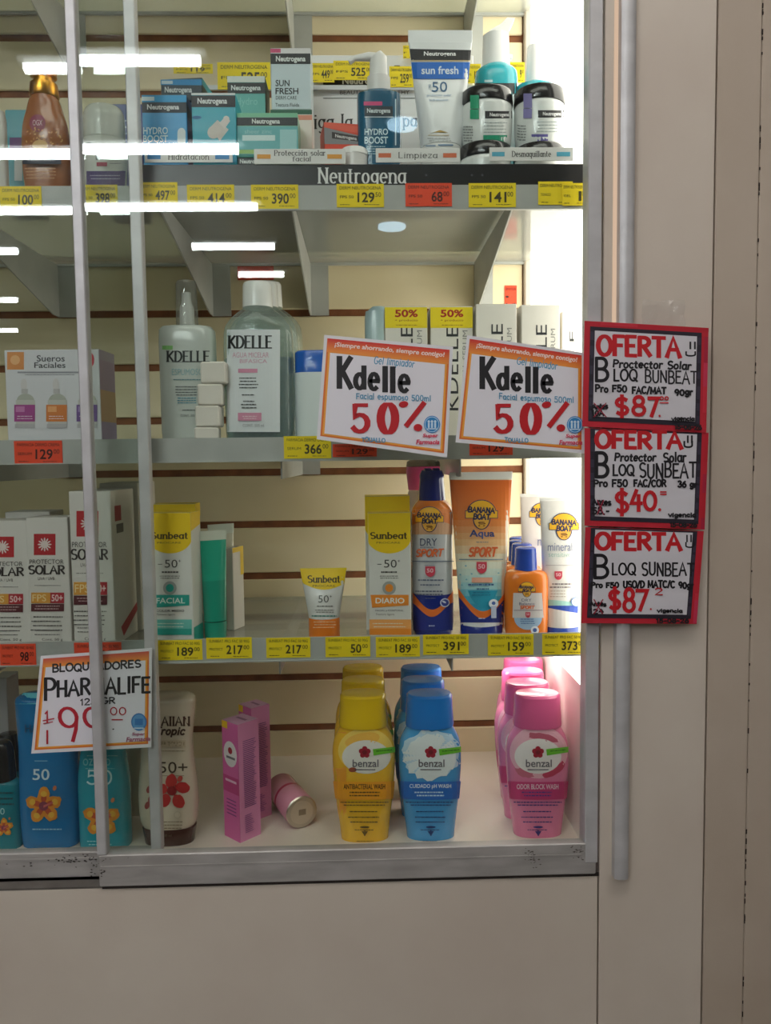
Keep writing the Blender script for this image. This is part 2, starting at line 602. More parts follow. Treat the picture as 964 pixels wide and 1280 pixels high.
    def lines(s, x0, y0, x1, n, gap, c, h=1.1, sl=0.0, rag=.2):
        """rows of print too small to read: broken bars"""
        vs, fs = [], []
        for r in range(n):
            a = x0 + random.uniform(0, rag) * (x1 - x0) * .5
            b = x1 - random.uniform(0, rag) * (x1 - x0) * .5
            y = y0 + r * gap
            x = a
            while x < b:
                w_ = random.uniform(1.2, 4.5)
                e = min(b, x + w_)
                k = len(vs)
                vs += [(x, y + (x - x0) * sl), (e, y + (e - x0) * sl), (e, y + h + (e - x0) * sl), (x, y + h + (x - x0) * sl)]
                fs.append((k, k + 3, k + 2, k + 1))
                x = e + .7
        s._emit(vs, fs, c)

    def done(s, parent, name='printed_label', mat=None):
        return s.mb.build(name, mat or INK, parent, fix=False)


def flat_map(O, Y, yl=0.0):
    """onto an upright plane at world depth Y; O = thing origin"""
    def f(px, py, off):
        x, z = P(px, py, Y)
        return (x - O[0], Y - off - O[1], z - O[2])
    return f


# ------------------------------------------------------------------ lofted bodies
def resample(rows, k):
    if k <= 1:
        return rows
    out = []
    n = len(rows)
    for i in range(n - 1):
        p0, p1, p2, p3 = rows[max(i - 1, 0)], rows[i], rows[i + 1], rows[min(i + 2, n - 1)]
        for j in range(k):
            t = j / k
            vals = []
            for a, b, c, d in zip(p0[:4], p1[:4], p2[:4], p3[:4]):
                v = .5 * ((2 * b) + (-a + c) * t + (2 * a - 5 * b + 4 * c - d) * t * t + (-a + 3 * b - 3 * c + d) * t ** 3)
                v = min(max(v, min(b, c)), max(b, c))
                vals.append(v)
            out.append(tuple(vals) + tuple(p1[4:]))
    out.append(rows[-1])
    return out


class Body:
    """rows (z, a, b, n[, colour]) from bottom to top, centre line x = y = 0 of the thing, half width a, half depth b, superellipse n"""
    def __init__(s, rows, col_, seg=36, k=1):
        s.rows = [r if len(r) > 4 else tuple(r) + (col_,) for r in resample(rows, k)]
        s.seg = seg

    def at(s, z):
        r = s.rows
        if z <= r[0][0]: return r[0]
        for p, q in zip(r, r[1:]):
            if z <= q[0]:
                t = (z - p[0]) / max(q[0] - p[0], 1e-9)
                return tuple(a + (b - a) * t for a, b in zip(p[:4], q[:4]))
        return r[-1]

    def front(s, x, z):
        _, a, b, n = s.at(z)[:4]
        u = min(abs(x) / max(a, 1e-6), .985)
        return -b * (1 - u ** n) ** (1 / n)

    def mesh(s, mb, cx=0.0, cy=0.0):
        N = s.seg
        vs, fs, cs = [], [], []
        for (z, a, b, n, c) in s.rows:
            for k in range(N):
                t = 2 * PI * k / N
                co, si = math.cos(t), math.sin(t)
                vs.append((cx + a * math.copysign(abs(co) ** (2 / n), co), cy + b * math.copysign(abs(si) ** (2 / n), si), z))
        m = len(s.rows)
        for i in range(m - 1):
            c = s.rows[i][4]
            c = H(c) if isinstance(c, str) else c
            mb.add([], [], c)
            base = len(mb.v)
        base = len(mb.v)
        mb.v += vs
        for i in range(m - 1):
            c = s.rows[i][4]
            c = H(c) if isinstance(c, str) else c
            for k in range(N):
                mb.f.append([base + i * N + k, base + i * N + (k + 1) % N, base + (i + 1) * N + (k + 1) % N, base + (i + 1) * N + k])
                mb.c.append(c)
        mb.f.append([base + k for k in range(N - 1, -1, -1)])
        mb.c.append(H(s.rows[0][4]) if isinstance(s.rows[0][4], str) else s.rows[0][4])
        mb.f.append([base + (m - 1) * N + k for k in range(N)])
        mb.c.append(H(s.rows[-1][4]) if isinstance(s.rows[-1][4], str) else s.rows[-1][4])

    def build(s, name, mat, parent):
        mb = MB()
        s.mesh(mb)
        return mb.build(name, mat, parent, smooth=True)


def curve_map(O, body):
    def f(px, py, off):
        Y = O[1]
        for _ in range(5):
            x, z = P(px, py, Y)
            lx, lz = x - O[0], z - O[2]
            a = body.at(lz)[1]
            lx = max(-a * .985, min(a * .985, lx))
            y = body.front(lx, lz)
            Y = O[1] + y
        # lift along the surface normal
        e = 0.0004
        g = (body.front(min(lx + e, a * .985), lz) - body.front(max(lx - e, -a * .985), lz)) / (2 * e)
        g = max(-3, min(3, g))
        n = Vector((g, -1, 0)).normalized()
        return (lx + n.x * off, y + n.y * off, lz)
    return f


class Item:
    """a bottle / tube placed by its centre column of pixels, its shelf and its centre depth"""
    def __init__(s, name, label, cat, cx, py_mid, Y, zs, group=None):
        s.Y, s.zs, s.cx = Y, zs, cx
        x, _ = P(cx, py_mid, Y)
        s.O = (x, Y, zs)
        s.t = thing(name, label, cat, s.O, group)
        s.s = (Y - CAM.y) / F_PX

    def z(s, py):
        return P(s.cx, py, s.Y)[1] - s.zs

    def body(s, name, rows, c, mat, k=1, seg=36, parent=None):
        """rows: (py or 'base', half width px, depth ratio, n[, colour]) given bottom to top"""
        rr = []
        for r in rows:
            z = r[0][0] if isinstance(r[0], tuple) else (0.0 if r[0] == 'base' else s.z(r[0]))
            rr.append((z, r[1] * s.s, r[1] * s.s * r[2] if r[2] < 5 else r[2] * 1e-4, r[3]) + tuple(r[4:]))
        b = Body(rr, c, seg, k)
        b.build(name, mat, parent or s.t)
        return b

    def canvas(s, b, step=5, base=0.00035):
        return Canvas(curve_map(s.O, b), step, base)

# ================================================================== the shop around and the show case
YW = 0.35            # slat wall
ZF = P(350, 945, YW)[1]          # show case floor
YG, YG2 = -0.055, -0.030         # glass of the front and of the rear sliding door
XL = -1.15                       # left end of the show case (outside the frame)
XS = 0.2815                      # inner face of the right side


def struct(name, mb, mat, parent=None, **k):
    o = mb.build(name, mat, parent, **k)
    if not parent:
        o['kind'] = 'structure'
    return o


m = MB(); m.box(-4.5, 4.5, -9.0, 1.2, -0.05, 0.0); struct('floor', m, TILE)
m = MB(); m.box(-4.5, 4.5, -9.0, 1.2, CEIL, CEIL + 0.05); struct('ceiling', m, PLASTER)
m = MB(); m.box(-4.55, -4.5, -9.0, 1.2, 0, CEIL); struct('wall_left', m, SHOPWALL)
m = MB(); m.box(4.5, 4.55, -9.0, 1.2, 0, CEIL); struct('wall_right', m, SHOPWALL)
m = MB(); m.box(-4.5, 4.5, -9.05, -9.0, 0, CEIL); struct('wall_front', m, SHOPWALL)

# slat wall: brown backing board and one cream board between each two grooves
wb = MB(); wb.box(XL, XS + .02, YW + 0.006, YW + 0.02, ZF - 0.02, CEIL)
wall = struct('wall_back', wb, GROOVE)
zs0 = P(200, 592, YW)[1]
PITCHZ = (P(200, 389, YW)[1] - P(200, 847, YW)[1]) / 7.0
zc = [zs0 + PITCHZ * k for k in range(-6, 14)]
GR = 0.0058
for a, b in zip(zc, zc[1:]):
    lo, hi = a + GR, b - GR
    if hi < ZF or lo > CEIL: continue
    lo = max(lo, ZF - .01); hi = min(hi, CEIL)
    m = MB(); m.box(XL, XS - 0.012, YW, YW + 0.0055, lo, hi, bev=0.0015)
    m.build('slat_board', SLAT, wall)

# the show case shell
case = thing('lower_cabinet', 'beige laminate lower cabinet below the sliding glass doors, forming the case floor', 'cabinet', (0, 0, 0))
m = MB(); m.box(XL, XS, -0.0175, YW + .006, ZF - 0.018, ZF); m.build('case_floor', FLOORB, case)
ZL = P(700, 838, .1)[1]
m = MB(); m.box(XS, XS + 0.0075, -0.02, YW + .02, ZF, ZL); struct('side_panel', m, WHITELAM)  # white side panel, lower part of the right inner side
m = MB(); m.box(XS - 0.010, XS + 0.001, YW - 0.010, YW + 0.006, ZF, CEIL - .01, bev=.002); struct('trim_2', m, LAMINATE)
xg, _ = P(746, 1190, -0.05)
ztop = P(430, 1101, -0.057)[1]
m = MB(); m.box(XL, xg - 0.0012, -0.057, -0.035, 0.10, ztop - 0.0015, bev=.001); m.build('lower_panel', LAMINATE, case)
m = MB(); m.box(XL, xg, -0.035, -0.02, 0.0, ZF - .018); m.build('inner_carcass', DARK, case)
m = MB(); m.box(XL, xg - .001, -0.02, 0.0, 0.0, 0.1); m.build('plinth', DARK, case)
# door track
zt = P(60, 1107, -0.052)[1]
m = MB(); m.box(XL, xg - .0015, -0.0572, -0.018, ztop - .0012, ztop + .0012)
m.box(XL, xg - .0015, -0.0405, -0.018, ztop + .0012, zt)
m.build('door_track', TRACK, case)
m = MB(); m.box(P(127, 1105, -.06)[0], xg - .0005, -0.0585, -0.0573, ztop - .0016, ztop + .003); m.build('shadow_gap', DARK, case)
m = MB(); m.box(XS - .034, XS - .004, .02, .31, P(500, 794, -.004)[1] - .028, P(500, 794, -.004)[1] - .019)
ub = thing('added_light_bar', 'short added light bar under the right end of the lower shelf', 'added light', (0, 0, 0))  # light bar added so the side wall is bright above, fading downward
m.build('bar_housing', STEEL, ub)
area('added_bar_light', (XS - .019, .165, P(500, 794, -.004)[1] - .030), (.35, 0, -1), .02, .27, .55, (1.0, 0.9, 0.82))


# upper right side wall, its strong light put in as glow; channel in front
lp = thing('side_wall_glow', 'white inner side wall at right, its bright light put in as glow', 'added light', (0, 0, 0))
m = MB(); m.box(XS, XS + .0075, -0.018, YW + .02, ZL + .0005, CEIL - .02); m.build('glow_sheet', emit('added_wall_glow', (1.0, 0.93, 0.84, 1), 4.2), lp)
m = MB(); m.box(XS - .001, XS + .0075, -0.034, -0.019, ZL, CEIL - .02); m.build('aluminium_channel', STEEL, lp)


def stile(parent, x0p, x1p, y0, y1, z0, z1, name='stile', mat=ALU):
    """upright bar; x0p, x1p photo columns of its edges at rows 550"""
    yf = y0
    a = P(x0p, 550, yf)[0]; b = P(x1p, 550, yf)[0]
    m = MB(); m.box(a, b, y0, y1, z0, z1, bev=.0012)
    m.build(name, mat, parent)
    return a, b


ZT = 2.6
# front (right-hand) sliding door
fd = thing('sliding_door', 'front sliding glass door covering the right of the display case', 'sliding door', (0, 0, 0))
zr1 = P(430, 1061, -0.060)[1]
xa, xb = stile(fd, 101.0, 113.5, -0.062, -0.047, zr1, ZT, 'left_stile')
xc, xd = stile(fd, 734.2, 751.0, -0.062, -0.036, P(740, 1079, -.062)[1], ZT, 'right_stile')
m = MB(); zb = ztop + .0025
m.box(xa + .0015, xd - .002, -0.0615, -0.047, zb, zr1, bev=.0012)
m.box(xa + .004, xd - .02, -0.0622, -0.0612, zb + (zr1 - zb) * .62, zb + (zr1 - zb) * .66)
m.build('bottom_rail', ALUDIRTY, fd)
GRIME = lam('black_scuffs', '3a342f', '5a524b', 0.8)


def scuffs(parent, Y, spots):
    mm = MB()
    for (cx, cy, rx, ry, n) in spots:
        for _ in range(n):
            x, z = P(cx + random.gauss(0, rx), cy + random.gauss(0, ry), Y)
            k = 7
            a0 = random.random() * 6
            rr = random.uniform(.0006, .0016)
            ring = [(x + rr * random.uniform(.6, 1.6) * math.cos(a0 + 2 * PI * i / k), Y - .0001, z + rr * .6 * random.uniform(.5, 1.3) * math.sin(a0 + 2 * PI * i / k)) for i in range(k)]
            mm.add(ring, [tuple(range(k))])
    o = mm.build('scuff_marks', GRIME, parent)
    o['kind'] = 'stuff'


scuffs(fd, -.0616, [(665, 1068, 4, 3, 16), (668, 1077, 5, 3, 12), (722, 1064, 5, 3, 14), (128, 1088, 2, 6, 10), (140, 1074, 8, 2, 4), (727, 1072, 4, 2, 8)])
m = MB(); m.box(xa + .004, xc + .003, YG - .002, YG + .002, zr1 - .005, ZT)
m.build('glass_pane', GLASS, fd)
# rear (left-hand) sliding door
rd = thing('sliding_door', 'rear sliding glass door covering the left of the display case', 'sliding door', (0, 0, 0))
zr2 = P(60, 1066, -.036)[1]
xe, xf = stile(rd, 171.5, 185.5, -0.0365, -0.022, P(190, 1064, -.036)[1], ZT, 'right_stile')
m = MB(); m.box(XL + .02, xf - .001, -0.0362, -0.022, zt + .0008, zr2, bev=.0012)
m.box(XL + .02, xf - .002, -0.0372, -0.036, zr2 - .010, zr2 - .007)
m.build('bottom_rail', ALUDIRTY, rd)
m = MB(); m.box(XL + .02, xe + .003, YG2 - .002, YG2 + .002, zr2 - .004, ZT)
m.build('glass_pane', GLASS, rd)
scuffs(rd, -.0373, [(85, 1075, 9, 2, 22), (112, 1074, 5, 3, 16), (117, 1083, 3, 6, 14), (60, 1080, 20, 3, 8)])

# the tall cupboard to the right
tc_ = thing('tall_cabinet', 'beige laminate cupboard fronts right of the glass doors', 'cabinet', (0, 0, 0))
def vpanel(name, p0, p1, yf, z0, z1, mat, th=.018, row=600, bev=.001):
    a = P(p0, row, yf)[0]; b = P(p1, row, yf)[0]
    m = MB(); m.box(a, b, yf, yf + th, z0, z1, bev=bev)
    return m.build(name, mat, tc_)
vpanel('door_panel', 752.6, 887.2, -0.055, 0.02, CEIL - .02, LAMINATE)
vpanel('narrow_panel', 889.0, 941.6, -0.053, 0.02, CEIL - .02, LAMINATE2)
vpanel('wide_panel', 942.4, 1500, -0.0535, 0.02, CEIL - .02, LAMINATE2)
vpanel('dark_backing', 764.0, 1500, -0.034, 0.0, CEIL - .01, DARK)
# chipped edge of the last joint
m = MB()
xx = P(942.0, 600, -.0536)[0]
for i in range(70):
    z = .7 + random.random() * 1.5
    h = random.uniform(.002, .008)
    m.box(xx - random.uniform(.0004, .001), xx + random.uniform(.0003, .0009), -.0539, -.0534, z, z + h)
o = m.build('chipped_edge', DARK, tc_); o['kind'] = 'stuff'
# aluminium profile handle
zh = P(780, 1096, -.062)[1]
a = P(772.2, 600, -.066)[0]; b = P(791.0, 600, -.066)[0]
m = MB()
pl = [(a, -.0545), (a, -.0665)] + [(a + (b - a) * t, -.0665 - .0035 * math.sin(PI * t)) for t in (.15, .35, .55, .75, .9)] + [(b, -.064), (b, -.0545)]
m.prism(pl, 'z', zh, CEIL - .03)
m.build('profile_handle', ALU, tc_, smooth=True)
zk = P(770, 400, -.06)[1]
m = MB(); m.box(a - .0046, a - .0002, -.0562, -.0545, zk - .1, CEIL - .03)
m.build('painted_gleam_strip', emit('painted_gleam', H('f0cfb2'), 0.75), tc_)  # pale gleam along the handle put in as a glowing strip
o = bpy.context.scene.collection.objects.get('painted_gleam_strip')
o['label'] = 'pale peach gleam beside the handle, put in as a glowing strip'

# ------------------------------------------------------------------ ceiling lamps seen as reflections in the glass
FIX = STEEL
TUBE = emit('tube_glow', (0.93, 0.97, 1.0, 1), 42.0)


def virt(px, py, glass=YG - .002):
    """point of the ceiling plane whose mirror image in the front glass shows at (px, py)"""
    d = fwd * F_PX + RIGHT * (px - 482.0) + UP * (640.0 - py)
    t = (CEIL - 0.045 - CAM.z) / d.z
    q = CAM + d * t
    return q.x, 2 * glass - q.y


n_l = 0
LP = [(75, 22, 250, 'nearest the show case'), (186, -60, 298, 'in the second row from the show case'), (259, -90, 322, 'in the third row from the show case'),
      (308, 240, 343, 'in the fourth row from the show case'), (343, 298, 355, 'in the fifth row from the show case'),
      (311.5, -120, 17, 'left in the fourth row'), (373.5, -40, 18, 'left in the sixth row'), (412, -40, 19, 'left in the eighth row')]
for py, p0, p1, tx in LP:
    x0, y0 = virt(p0, py); x1, y1 = virt(p1, py)
    yy = (y0 + y1) / 2
    t = thing('tube_lamp', 'white ceiling tube lamp ' + tx, 'ceiling lamp', ((x0 + x1) / 2, yy, CEIL), 'ceiling tube lamps')
    hw = (x1 - x0) / 2
    th = {75: .016}.get(py, .02)
    m = MB(); m.box(-hw - .02, hw + .02, -.04, .04, -.025, 0); m.build('lamp_housing', FIX, t)
    m = MB(); m.tube([(-hw, 0, -.045), (hw, 0, -.045)], th, n=10); m.build('glowing_tube', TUBE, t)
DL = emit('downlight_glow', (0.55, 0.8, 1.0, 1), 11.0)
for (px, py, tx, r) in ((490, 285, 'farther of the two round blue-white downlights', .075), (503, 158, 'nearer of the two round blue-white downlights', .056)):
    x, y = virt(px, py)
    t = thing('downlight', tx, 'ceiling lamp', (x, y, CEIL), 'round downlights')
    m = MB(); m.tube([(0, 0, -.03), (0, 0, 0)], [r + .01, r + .02], n=24); m.build('trim_ring', FIX, t)
    m = MB(); m.tube([(0, 0, -.045), (0, 0, -.031)], r, n=24); m.build('lens', DL, t)
for (px_, py_, sx_, sy_, pw_), tx in zip(FILL_LIGHTS, ('on the right side of the shop', 'on the left side of the shop', 'just before the show case')):  # frames for the added fill lights, out of view
    t = thing('added_fill_lamp', 'added unseen fill light ' + tx, 'ceiling lamp', (px_, py_, CEIL), 'added fill lights')
    m = MB(); a, b = sx_ / 2, sy_ / 2
    m.box(-a - .03, a + .03, -b - .03, b + .03, -.035, 0); m.build('fill_frame', FIX, t)

# ------------------------------------------------------------------ shelves
S0 = 2.17
Z1r = P(420, 232, -.004)[1]      # top of the ticket rails
Z2r = P(300, 547, -.004)[1]
Z3r = P(500, 794, -.004)[1]
S1, S2, S3 = Z1r - .004, Z2r - .012, Z3r - .010
BR = {0: (-23, 348, 626), 1: (-60, 200, 365, 641), 2: (-40, 352, 575), 3: (-20, 350, 565)}


def shelf(zs, zr, idx, lab, x1):
    t = thing('shelf', lab, 'shelf', (0, 0, zs))
    m = MB(); m.box(XL + .02, x1, 0.0, YW - .002, -.005, 0, bev=.0008); m.build('shelf_board', ACRYL, t)
    m = MB(); m.box(XL + .02, x1, -.0035, 0.0, -.006, .004); m.box(XL + .02, x1, YW - .006, YW - .001, -.009, -.005)
    m.build('edge_strip', STEEL, t)
    if zr:
        m = MB()
        h = .030
        m.box(XL + .02, x1, -.0055, -.0037, zr - zs - h, zr - zs)
        m.box(XL + .02, x1, -.0085, -.0055, zr - zs - h, zr - zs - h + .0015)
        m.build('ticket_rail', STEEL, t)
    for k in BR[idx]:
        rowf = {0: 400, 1: 262, 2: 572, 3: 820}[idx]
        x = P(k, rowf, .01)[0]
        m = MB()
        dp = .090 if idx < 2 else .042
        tip = .012 if idx < 2 else .034
        m.prism([(0.006, -.006), (YW - .001, -.006), (YW - .001, -dp * 1.0), (YW - .03, -dp), (0.006, -.006 - tip)], 'x', x - .001, x + .001)
        m.box(x - .001, x + .03, YW - .004, YW - .001, -dp, -.006)
        m.build('bracket', STEEL, t)
    return t


shelf(S0, None, 0, 'uppermost shelf above the frame of the cosmetics shelves', XS - .002)
shelf(S1, Z1r, 1, 'top shelf in view, carrying the black branded tray', XS - .002)
shelf(S2, Z2r, 2, 'middle shelf with the clear micellar water bottles', XS - .002)
shelf(S3, Z3r, 3, 'lower shelf carrying sunscreen boxes and tubes', XS - .002)

# ------------------------------------------------------------------ price tickets


def ticket(x0, y0, x1, y1, Y, colr, name_txt, price, label, group, row='DERM NEUTROGENA', sl=0.0, cents='00'):
    cx, cy = (x0 + x1) / 2, (y0 + y1) / 2
    X, Z = P(cx, cy, Y)
    hw = (P(x1, cy, Y)[0] - P(x0, cy, Y)[0]) / 2
    hh = (P(cx, y0, Y)[1] - P(cx, y1, Y)[1]) / 2
    t = thing('price_ticket', label, 'price tag', (X, Y, Z), group)
    c = {'y': 'f6d90c', 'r': 'ee4a26'}[colr]
    m = MB(); m.box(-hw, hw, -.0004, .0004, -hh, hh, H(c)); m.build('ticket_card', PAPER, t)
    cv = Canvas(flat_map((X, Y, Z), Y - .0004))
    w_, h_ = x1 - x0, y1 - y0
    ink = '3a3410' if colr == 'y' else '4a1208'
    cv.text(row, x0 + w_ * .06, y0 + h_ * .10, x0 + w_ * .94, y0 + h_ * .24, ink)
    cv.text(name_txt, x0 + w_ * .07, y0 + h_ * .50, x0 + w_ * .36, y0 + h_ * .62, ink)
    cv.lines(x0 + w_ * .07, y0 + h_ * .88, x0 + w_ * .30, 1, 2, ink, .8)
    cv.lines(x0 + w_ * .58, y0 + h_ * .88, x0 + w_ * .92, 1, 2, ink, .7)
    if price:
        pw = .12 * len(price)
        cv.text(price, x0 + w_ * (.80 - pw), y0 + h_ * .36, x0 + w_ * .80, y0 + h_ * .80, ink, .02)
        cv.text(cents, x0 + w_ * .82, y0 + h_ * .36, x0 + w_ * .94, y0 + h_ * .56, ink)
    cv.done(t, 'ticket_print')
    return t


YT = -.0062
T1 = [(0, 233, 52, 262, 'y', '100'), (98, 231, 147, 260, 'y', '398'), (173, 228, 222, 256, 'y', '497'), (234, 231, 293, 260, 'y', '414'),
      (314, 231, 373, 261, 'y', '390'), (421, 230, 480, 259, 'y', '129'), (507, 229, 565, 258, 'r', '68'), (586, 229, 645, 259, 'y', '141')]
W1 = {'100': 'reading 100, under the amber oil bottle,', '398': 'reading 398, between the two door bars,', '497': 'reading 497, right beside the second door bar,',
      '414': 'reading 414, under the turquoise dropper carton,', '390': 'reading 390, below the two-line category strip,', '129': 'reading 129.50, under the brand name,',
      '68': 'reading 68', '141': 'reading 141, below the jars,'}
for a, b, c, d, k, pr in T1:
    ticket(a, b, c, d, YT, k, 'FPS 50', pr, ('orange' if k == 'r' else 'yellow') + ' price ticket %s on the top shelf rail' % W1[pr], 'top shelf price tickets', cents='50' if pr == '129' else '00')
ticket(673, 227, 716, 256, YT, 'y', 'TONICO', '', 'yellow price ticket overlapped by the last one, right end of the top shelf rail', 'top shelf price tickets')
ticket(703, 229, 733, 257, YT - .0012, 'y', 'GEL', '1', 'last yellow price ticket on the top shelf rail, overlapping its neighbour', 'top shelf price tickets')
T2 = [(18, 551, 78, 580, 'r', '129'), (355, 545, 414, 573, 'y', '366'), (416, 555, 471, 571, 'r', '129'), (587, 548, 641, 569, 'r', '129')]
L2 = ['orange price ticket reading 129 under the serum carton', 'yellow price ticket reading 366 on the middle shelf rail',
      'orange price ticket half hidden under the left 50% sign', 'orange price ticket peeping out under the right 50% sign']
for (a, b, c, d, k, pr), lb in zip(T2, L2):
    ticket(a, b, c, d, YT, k, 'SERUM', pr, lb, 'middle shelf price tickets', 'FARMACIA DERMO CREMA')
T3 = [(0, 805, 45, 832, 'r', '98', 'orange price ticket reading 98 at the left of the lower rail'), (93, 803, 152, 830, 'r', '98', 'orange price ticket behind the top of the 99 peso sign'),
      (197, 800, 253, 825, 'y', '189', 'yellow price ticket reading 189 under the teal facial carton'), (258, 797, 315, 823, 'y', '217', 'yellow price ticket reading 217, left of the pair of 217s'),
      (333, 797, 388, 822, 'y', '217', 'yellow price ticket reading 217, right of the pair of 217s'), (407, 796, 463, 821, 'y', '50', 'yellow price ticket reading 50 under the small yellow-topped tube'),
      (470, 796, 525, 821, 'y', '189', 'yellow price ticket reading 189 under the yellow and orange carton'), (529, 793, 586, 818, 'y', '391', 'yellow price ticket reading 391 under the spray can'),
      (610, 793, 667, 819, 'y', '159', 'yellow price ticket reading 159 under the small orange bottles'), (678, 792, 733, 818, 'y', '373', 'yellow price ticket reading 373 at the right end of the lower rail')]
for a, b, c, d, k, pr, lb in T3:
    ticket(a, b, c, d, YT, k, 'PROTECT', pr, lb, 'lower shelf price tickets', 'SUNBEAT PRO FAC 50 90G')
ticket(297, 326, 342, 350, YW - .0012, 'r', 'CREMA', '', 'red price ticket on the slat wall below the top shelf, left', 'tickets on the slat wall')
ticket(631, 357, 646, 382, YW - .0012, 'r', '.', '', 'small orange ticket on the slat wall below the top shelf, right', 'tickets on the slat wall')

# ================================================================== goods
def ray(px, py):
    return fwd * F_PX + RIGHT * (px - 482.0) + UP * (640.0 - py)


class Carton:
    """folding carton; x0..x1, ytop: photo pixels of its front face, front face centre at depth Y"""
    def __init__(s, name, label, x0, x1, ytop, Y, zs, depth, c, group=None, rz=0.0, cat='box', w=None, h=None, bev=.0008, flaps=True, mat=None):
        mid = (ytop + 576) / 2
        a = P(x0, ytop, Y)[0]; b = P(x1, ytop, Y)[0]
        s.z1 = P((x0 + x1) / 2, ytop, Y)[1]
        s.w = w or (b - a); s.h = h or (s.z1 - zs); s.d = depth
        cx = (a + b) / 2
        s.rz = rz
        s.Rm = Matrix.Rotation(rz, 4, 'Z')
        s.O = Vector((cx, Y, zs)) + s.Rm @ Vector((0, depth / 2, 0))
        s.t = thing(name, label, cat, tuple(s.O), group, rz)
        m = MB(); hw = s.w / 2; hd = depth / 2
        m.box(-hw, hw, -hd, hd, 0, s.h, H(c), bev)
        m.build('carton', mat or CARTON, s.t)
        if flaps:
            m = MB(); m.box(-hw + .001, hw - .001, -hd + .0012, -hd + .0016, s.h - .0002, s.h + .0003, H('8f8a84'))
            m.build('tuck_flap', CARTON, s.t)

    def cv(s, face='front'):
        hw, hd = s.w / 2, s.d / 2
        if face == 'front':
            n, p = Vector((0, -1, 0)), Vector((0, -hd, 0))
        elif face == 'right':
            n, p = Vector((1, 0, 0)), Vector((hw, 0, 0))
        else:
            n, p = Vector((-1, 0, 0)), Vector((-hw, 0, 0))
        inv = Matrix.Rotation(-s.rz, 4, 'Z')

        def f(px, py, off):
            o = inv @ (CAM - s.O)
            d = inv @ ray(px, py)
            t = (p - o).dot(n) / d.dot(n)
            q = o + d * t
            q.x = max(-hw, min(hw, q.x)); q.y = max(-hd, min(hd, q.y)); q.z = max(0.0003, min(s.h - .0003, q.z))
            q = q + n * off
            return (q.x, q.y, q.z)
        return Canvas(f)

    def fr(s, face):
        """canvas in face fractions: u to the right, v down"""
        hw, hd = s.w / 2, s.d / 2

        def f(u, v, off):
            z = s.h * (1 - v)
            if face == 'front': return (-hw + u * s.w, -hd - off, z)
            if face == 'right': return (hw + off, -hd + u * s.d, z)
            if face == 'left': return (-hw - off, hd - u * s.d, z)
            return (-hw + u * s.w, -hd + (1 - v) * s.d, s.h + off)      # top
        return Canvas(f)


def logo_n(cv, x0, y0, x1, y1, c='ffffff', w=1.0, sl=0.0):
    if x1 - x0 < 60:
        cv.text('Neutrogena', x0, y0 - .5, x1, y1 + 1, c, .03, sl)
    else:
        cv.pen('Neutrogena', x0, y0, x1, y1, c, w=2.7, wh=1.0, serif=2.1, sl=sl, gap=.13)


TR = S1 + .012      # upper face of the tray
# ---------------- branded tray with its back board
tx0 = P(172, 210, -.002)[0]; tx1 = XS - .004
zt1 = P(450, 205, -.002)[1]
tray = thing('display_tray', 'black branded tray with white back board on the top shelf', 'display tray', (0, 0, S1))
m = MB(); m.box(tx0, tx1, .002, .30, .0006, TR - S1 - .0005, H('1c1c1e')); m.build('tray_base', PLASTIC, tray)
m = MB(); m.box(tx0, tx1, -.0015, .002, .0045, zt1 - S1, H('1b1a1c'), .0006); m.build('front_lip', PLASTIC, tray)
cv = Canvas(flat_map((0, 0, S1), -.0015))
logo_n(cv, 398, 210, 507, 229, 'e9e7e6', 2.6)
for x in (533, 590, 603):
    cv.ell(x, 219, 1.5, 1.5, '55555a')
cv.done(tray, 'brand_lettering')
YB = .155
bx0 = P(386, 120, YB)[0]; bx1 = P(592, 120, YB)[0]; bz = P(450, 69, YB)[1]
m = MB(); m.box(bx0, bx1, YB, YB + .004, TR - S1, bz - S1, H('e4e4e6'), .0006); m.build('back_board', CARTON, tray)
cv = Canvas(flat_map((0, 0, S1), YB))
cv.rect(404, 96, 500, 109, '1b1a1c')
logo_n(cv, 428, 97, 484, 107, 'ffffff', 1.2)
cv.text('BEAUTY TO A HEALTHY', 425, 113, 512, 118, '444444')
cv.rect(404, 122.4, 590, 123.4, '333333')
cv.pen('iga la', 393, 143, 440, 161, '222222', w=2.4, wh=1.1, serif=1.6)
cv.pen('pa', 504, 143, 521, 158, '222222', w=2.4, wh=1.1, serif=1.6)
cv.rect(585, 82, 591, 84, '222222'); cv.rect(493, 82, 500, 84, '222222')
cv.done(tray, 'board_print')
m = MB(); a = P(205, 100, YB - .006)[0]; b = P(664, 100, YB - .006)[0]
z_ = P(450, 108, YB - .004)[1]
m.box(a, b, YB - .008, YB - .005, z_ - S1 - .006, z_ - S1, H('cfd0d2'))
for x in (a + .004, b - .004):
    m.box(x - .003, x + .003, YB - .008, YB - .004, TR - S1, z_ - S1, H('cfd0d2'))
m.build('back_ticket_rail', PLASTIC, tray)
BK = [(217, 80, 266, 92, '119', 'behind the dark topped blue carton, far left'), (272, 78, 338, 112, '525', 'behind the pale green carton'),
      (389, 79, 418, 103, '449', 'just right of the tall sun fresh carton'), (417, 76, 467, 100, '525', 'left of the white pump head'),
      (487, 83, 517, 109, '259', 'right of the white pump head'), (583, 80, 601, 104, '19', 'between the big tube and the white pump bottle'), (637, 78, 656, 103, '9', 'right of the white pump bottle')]
for i, (a, b, c, d, pr, tx) in enumerate(BK):
    ticket(a, b, c, d, YB - .0085 - .0009 * (i % 2), 'y', 'FPS', pr, 'yellow price ticket on the back rail ' + tx, 'price tickets on the back rail')
ticket(504, 57, 517, 73, YB - .011, 'y', 'F', '2', 'small yellow price ticket high behind the left edge of the big tube', 'price tickets on the back rail')

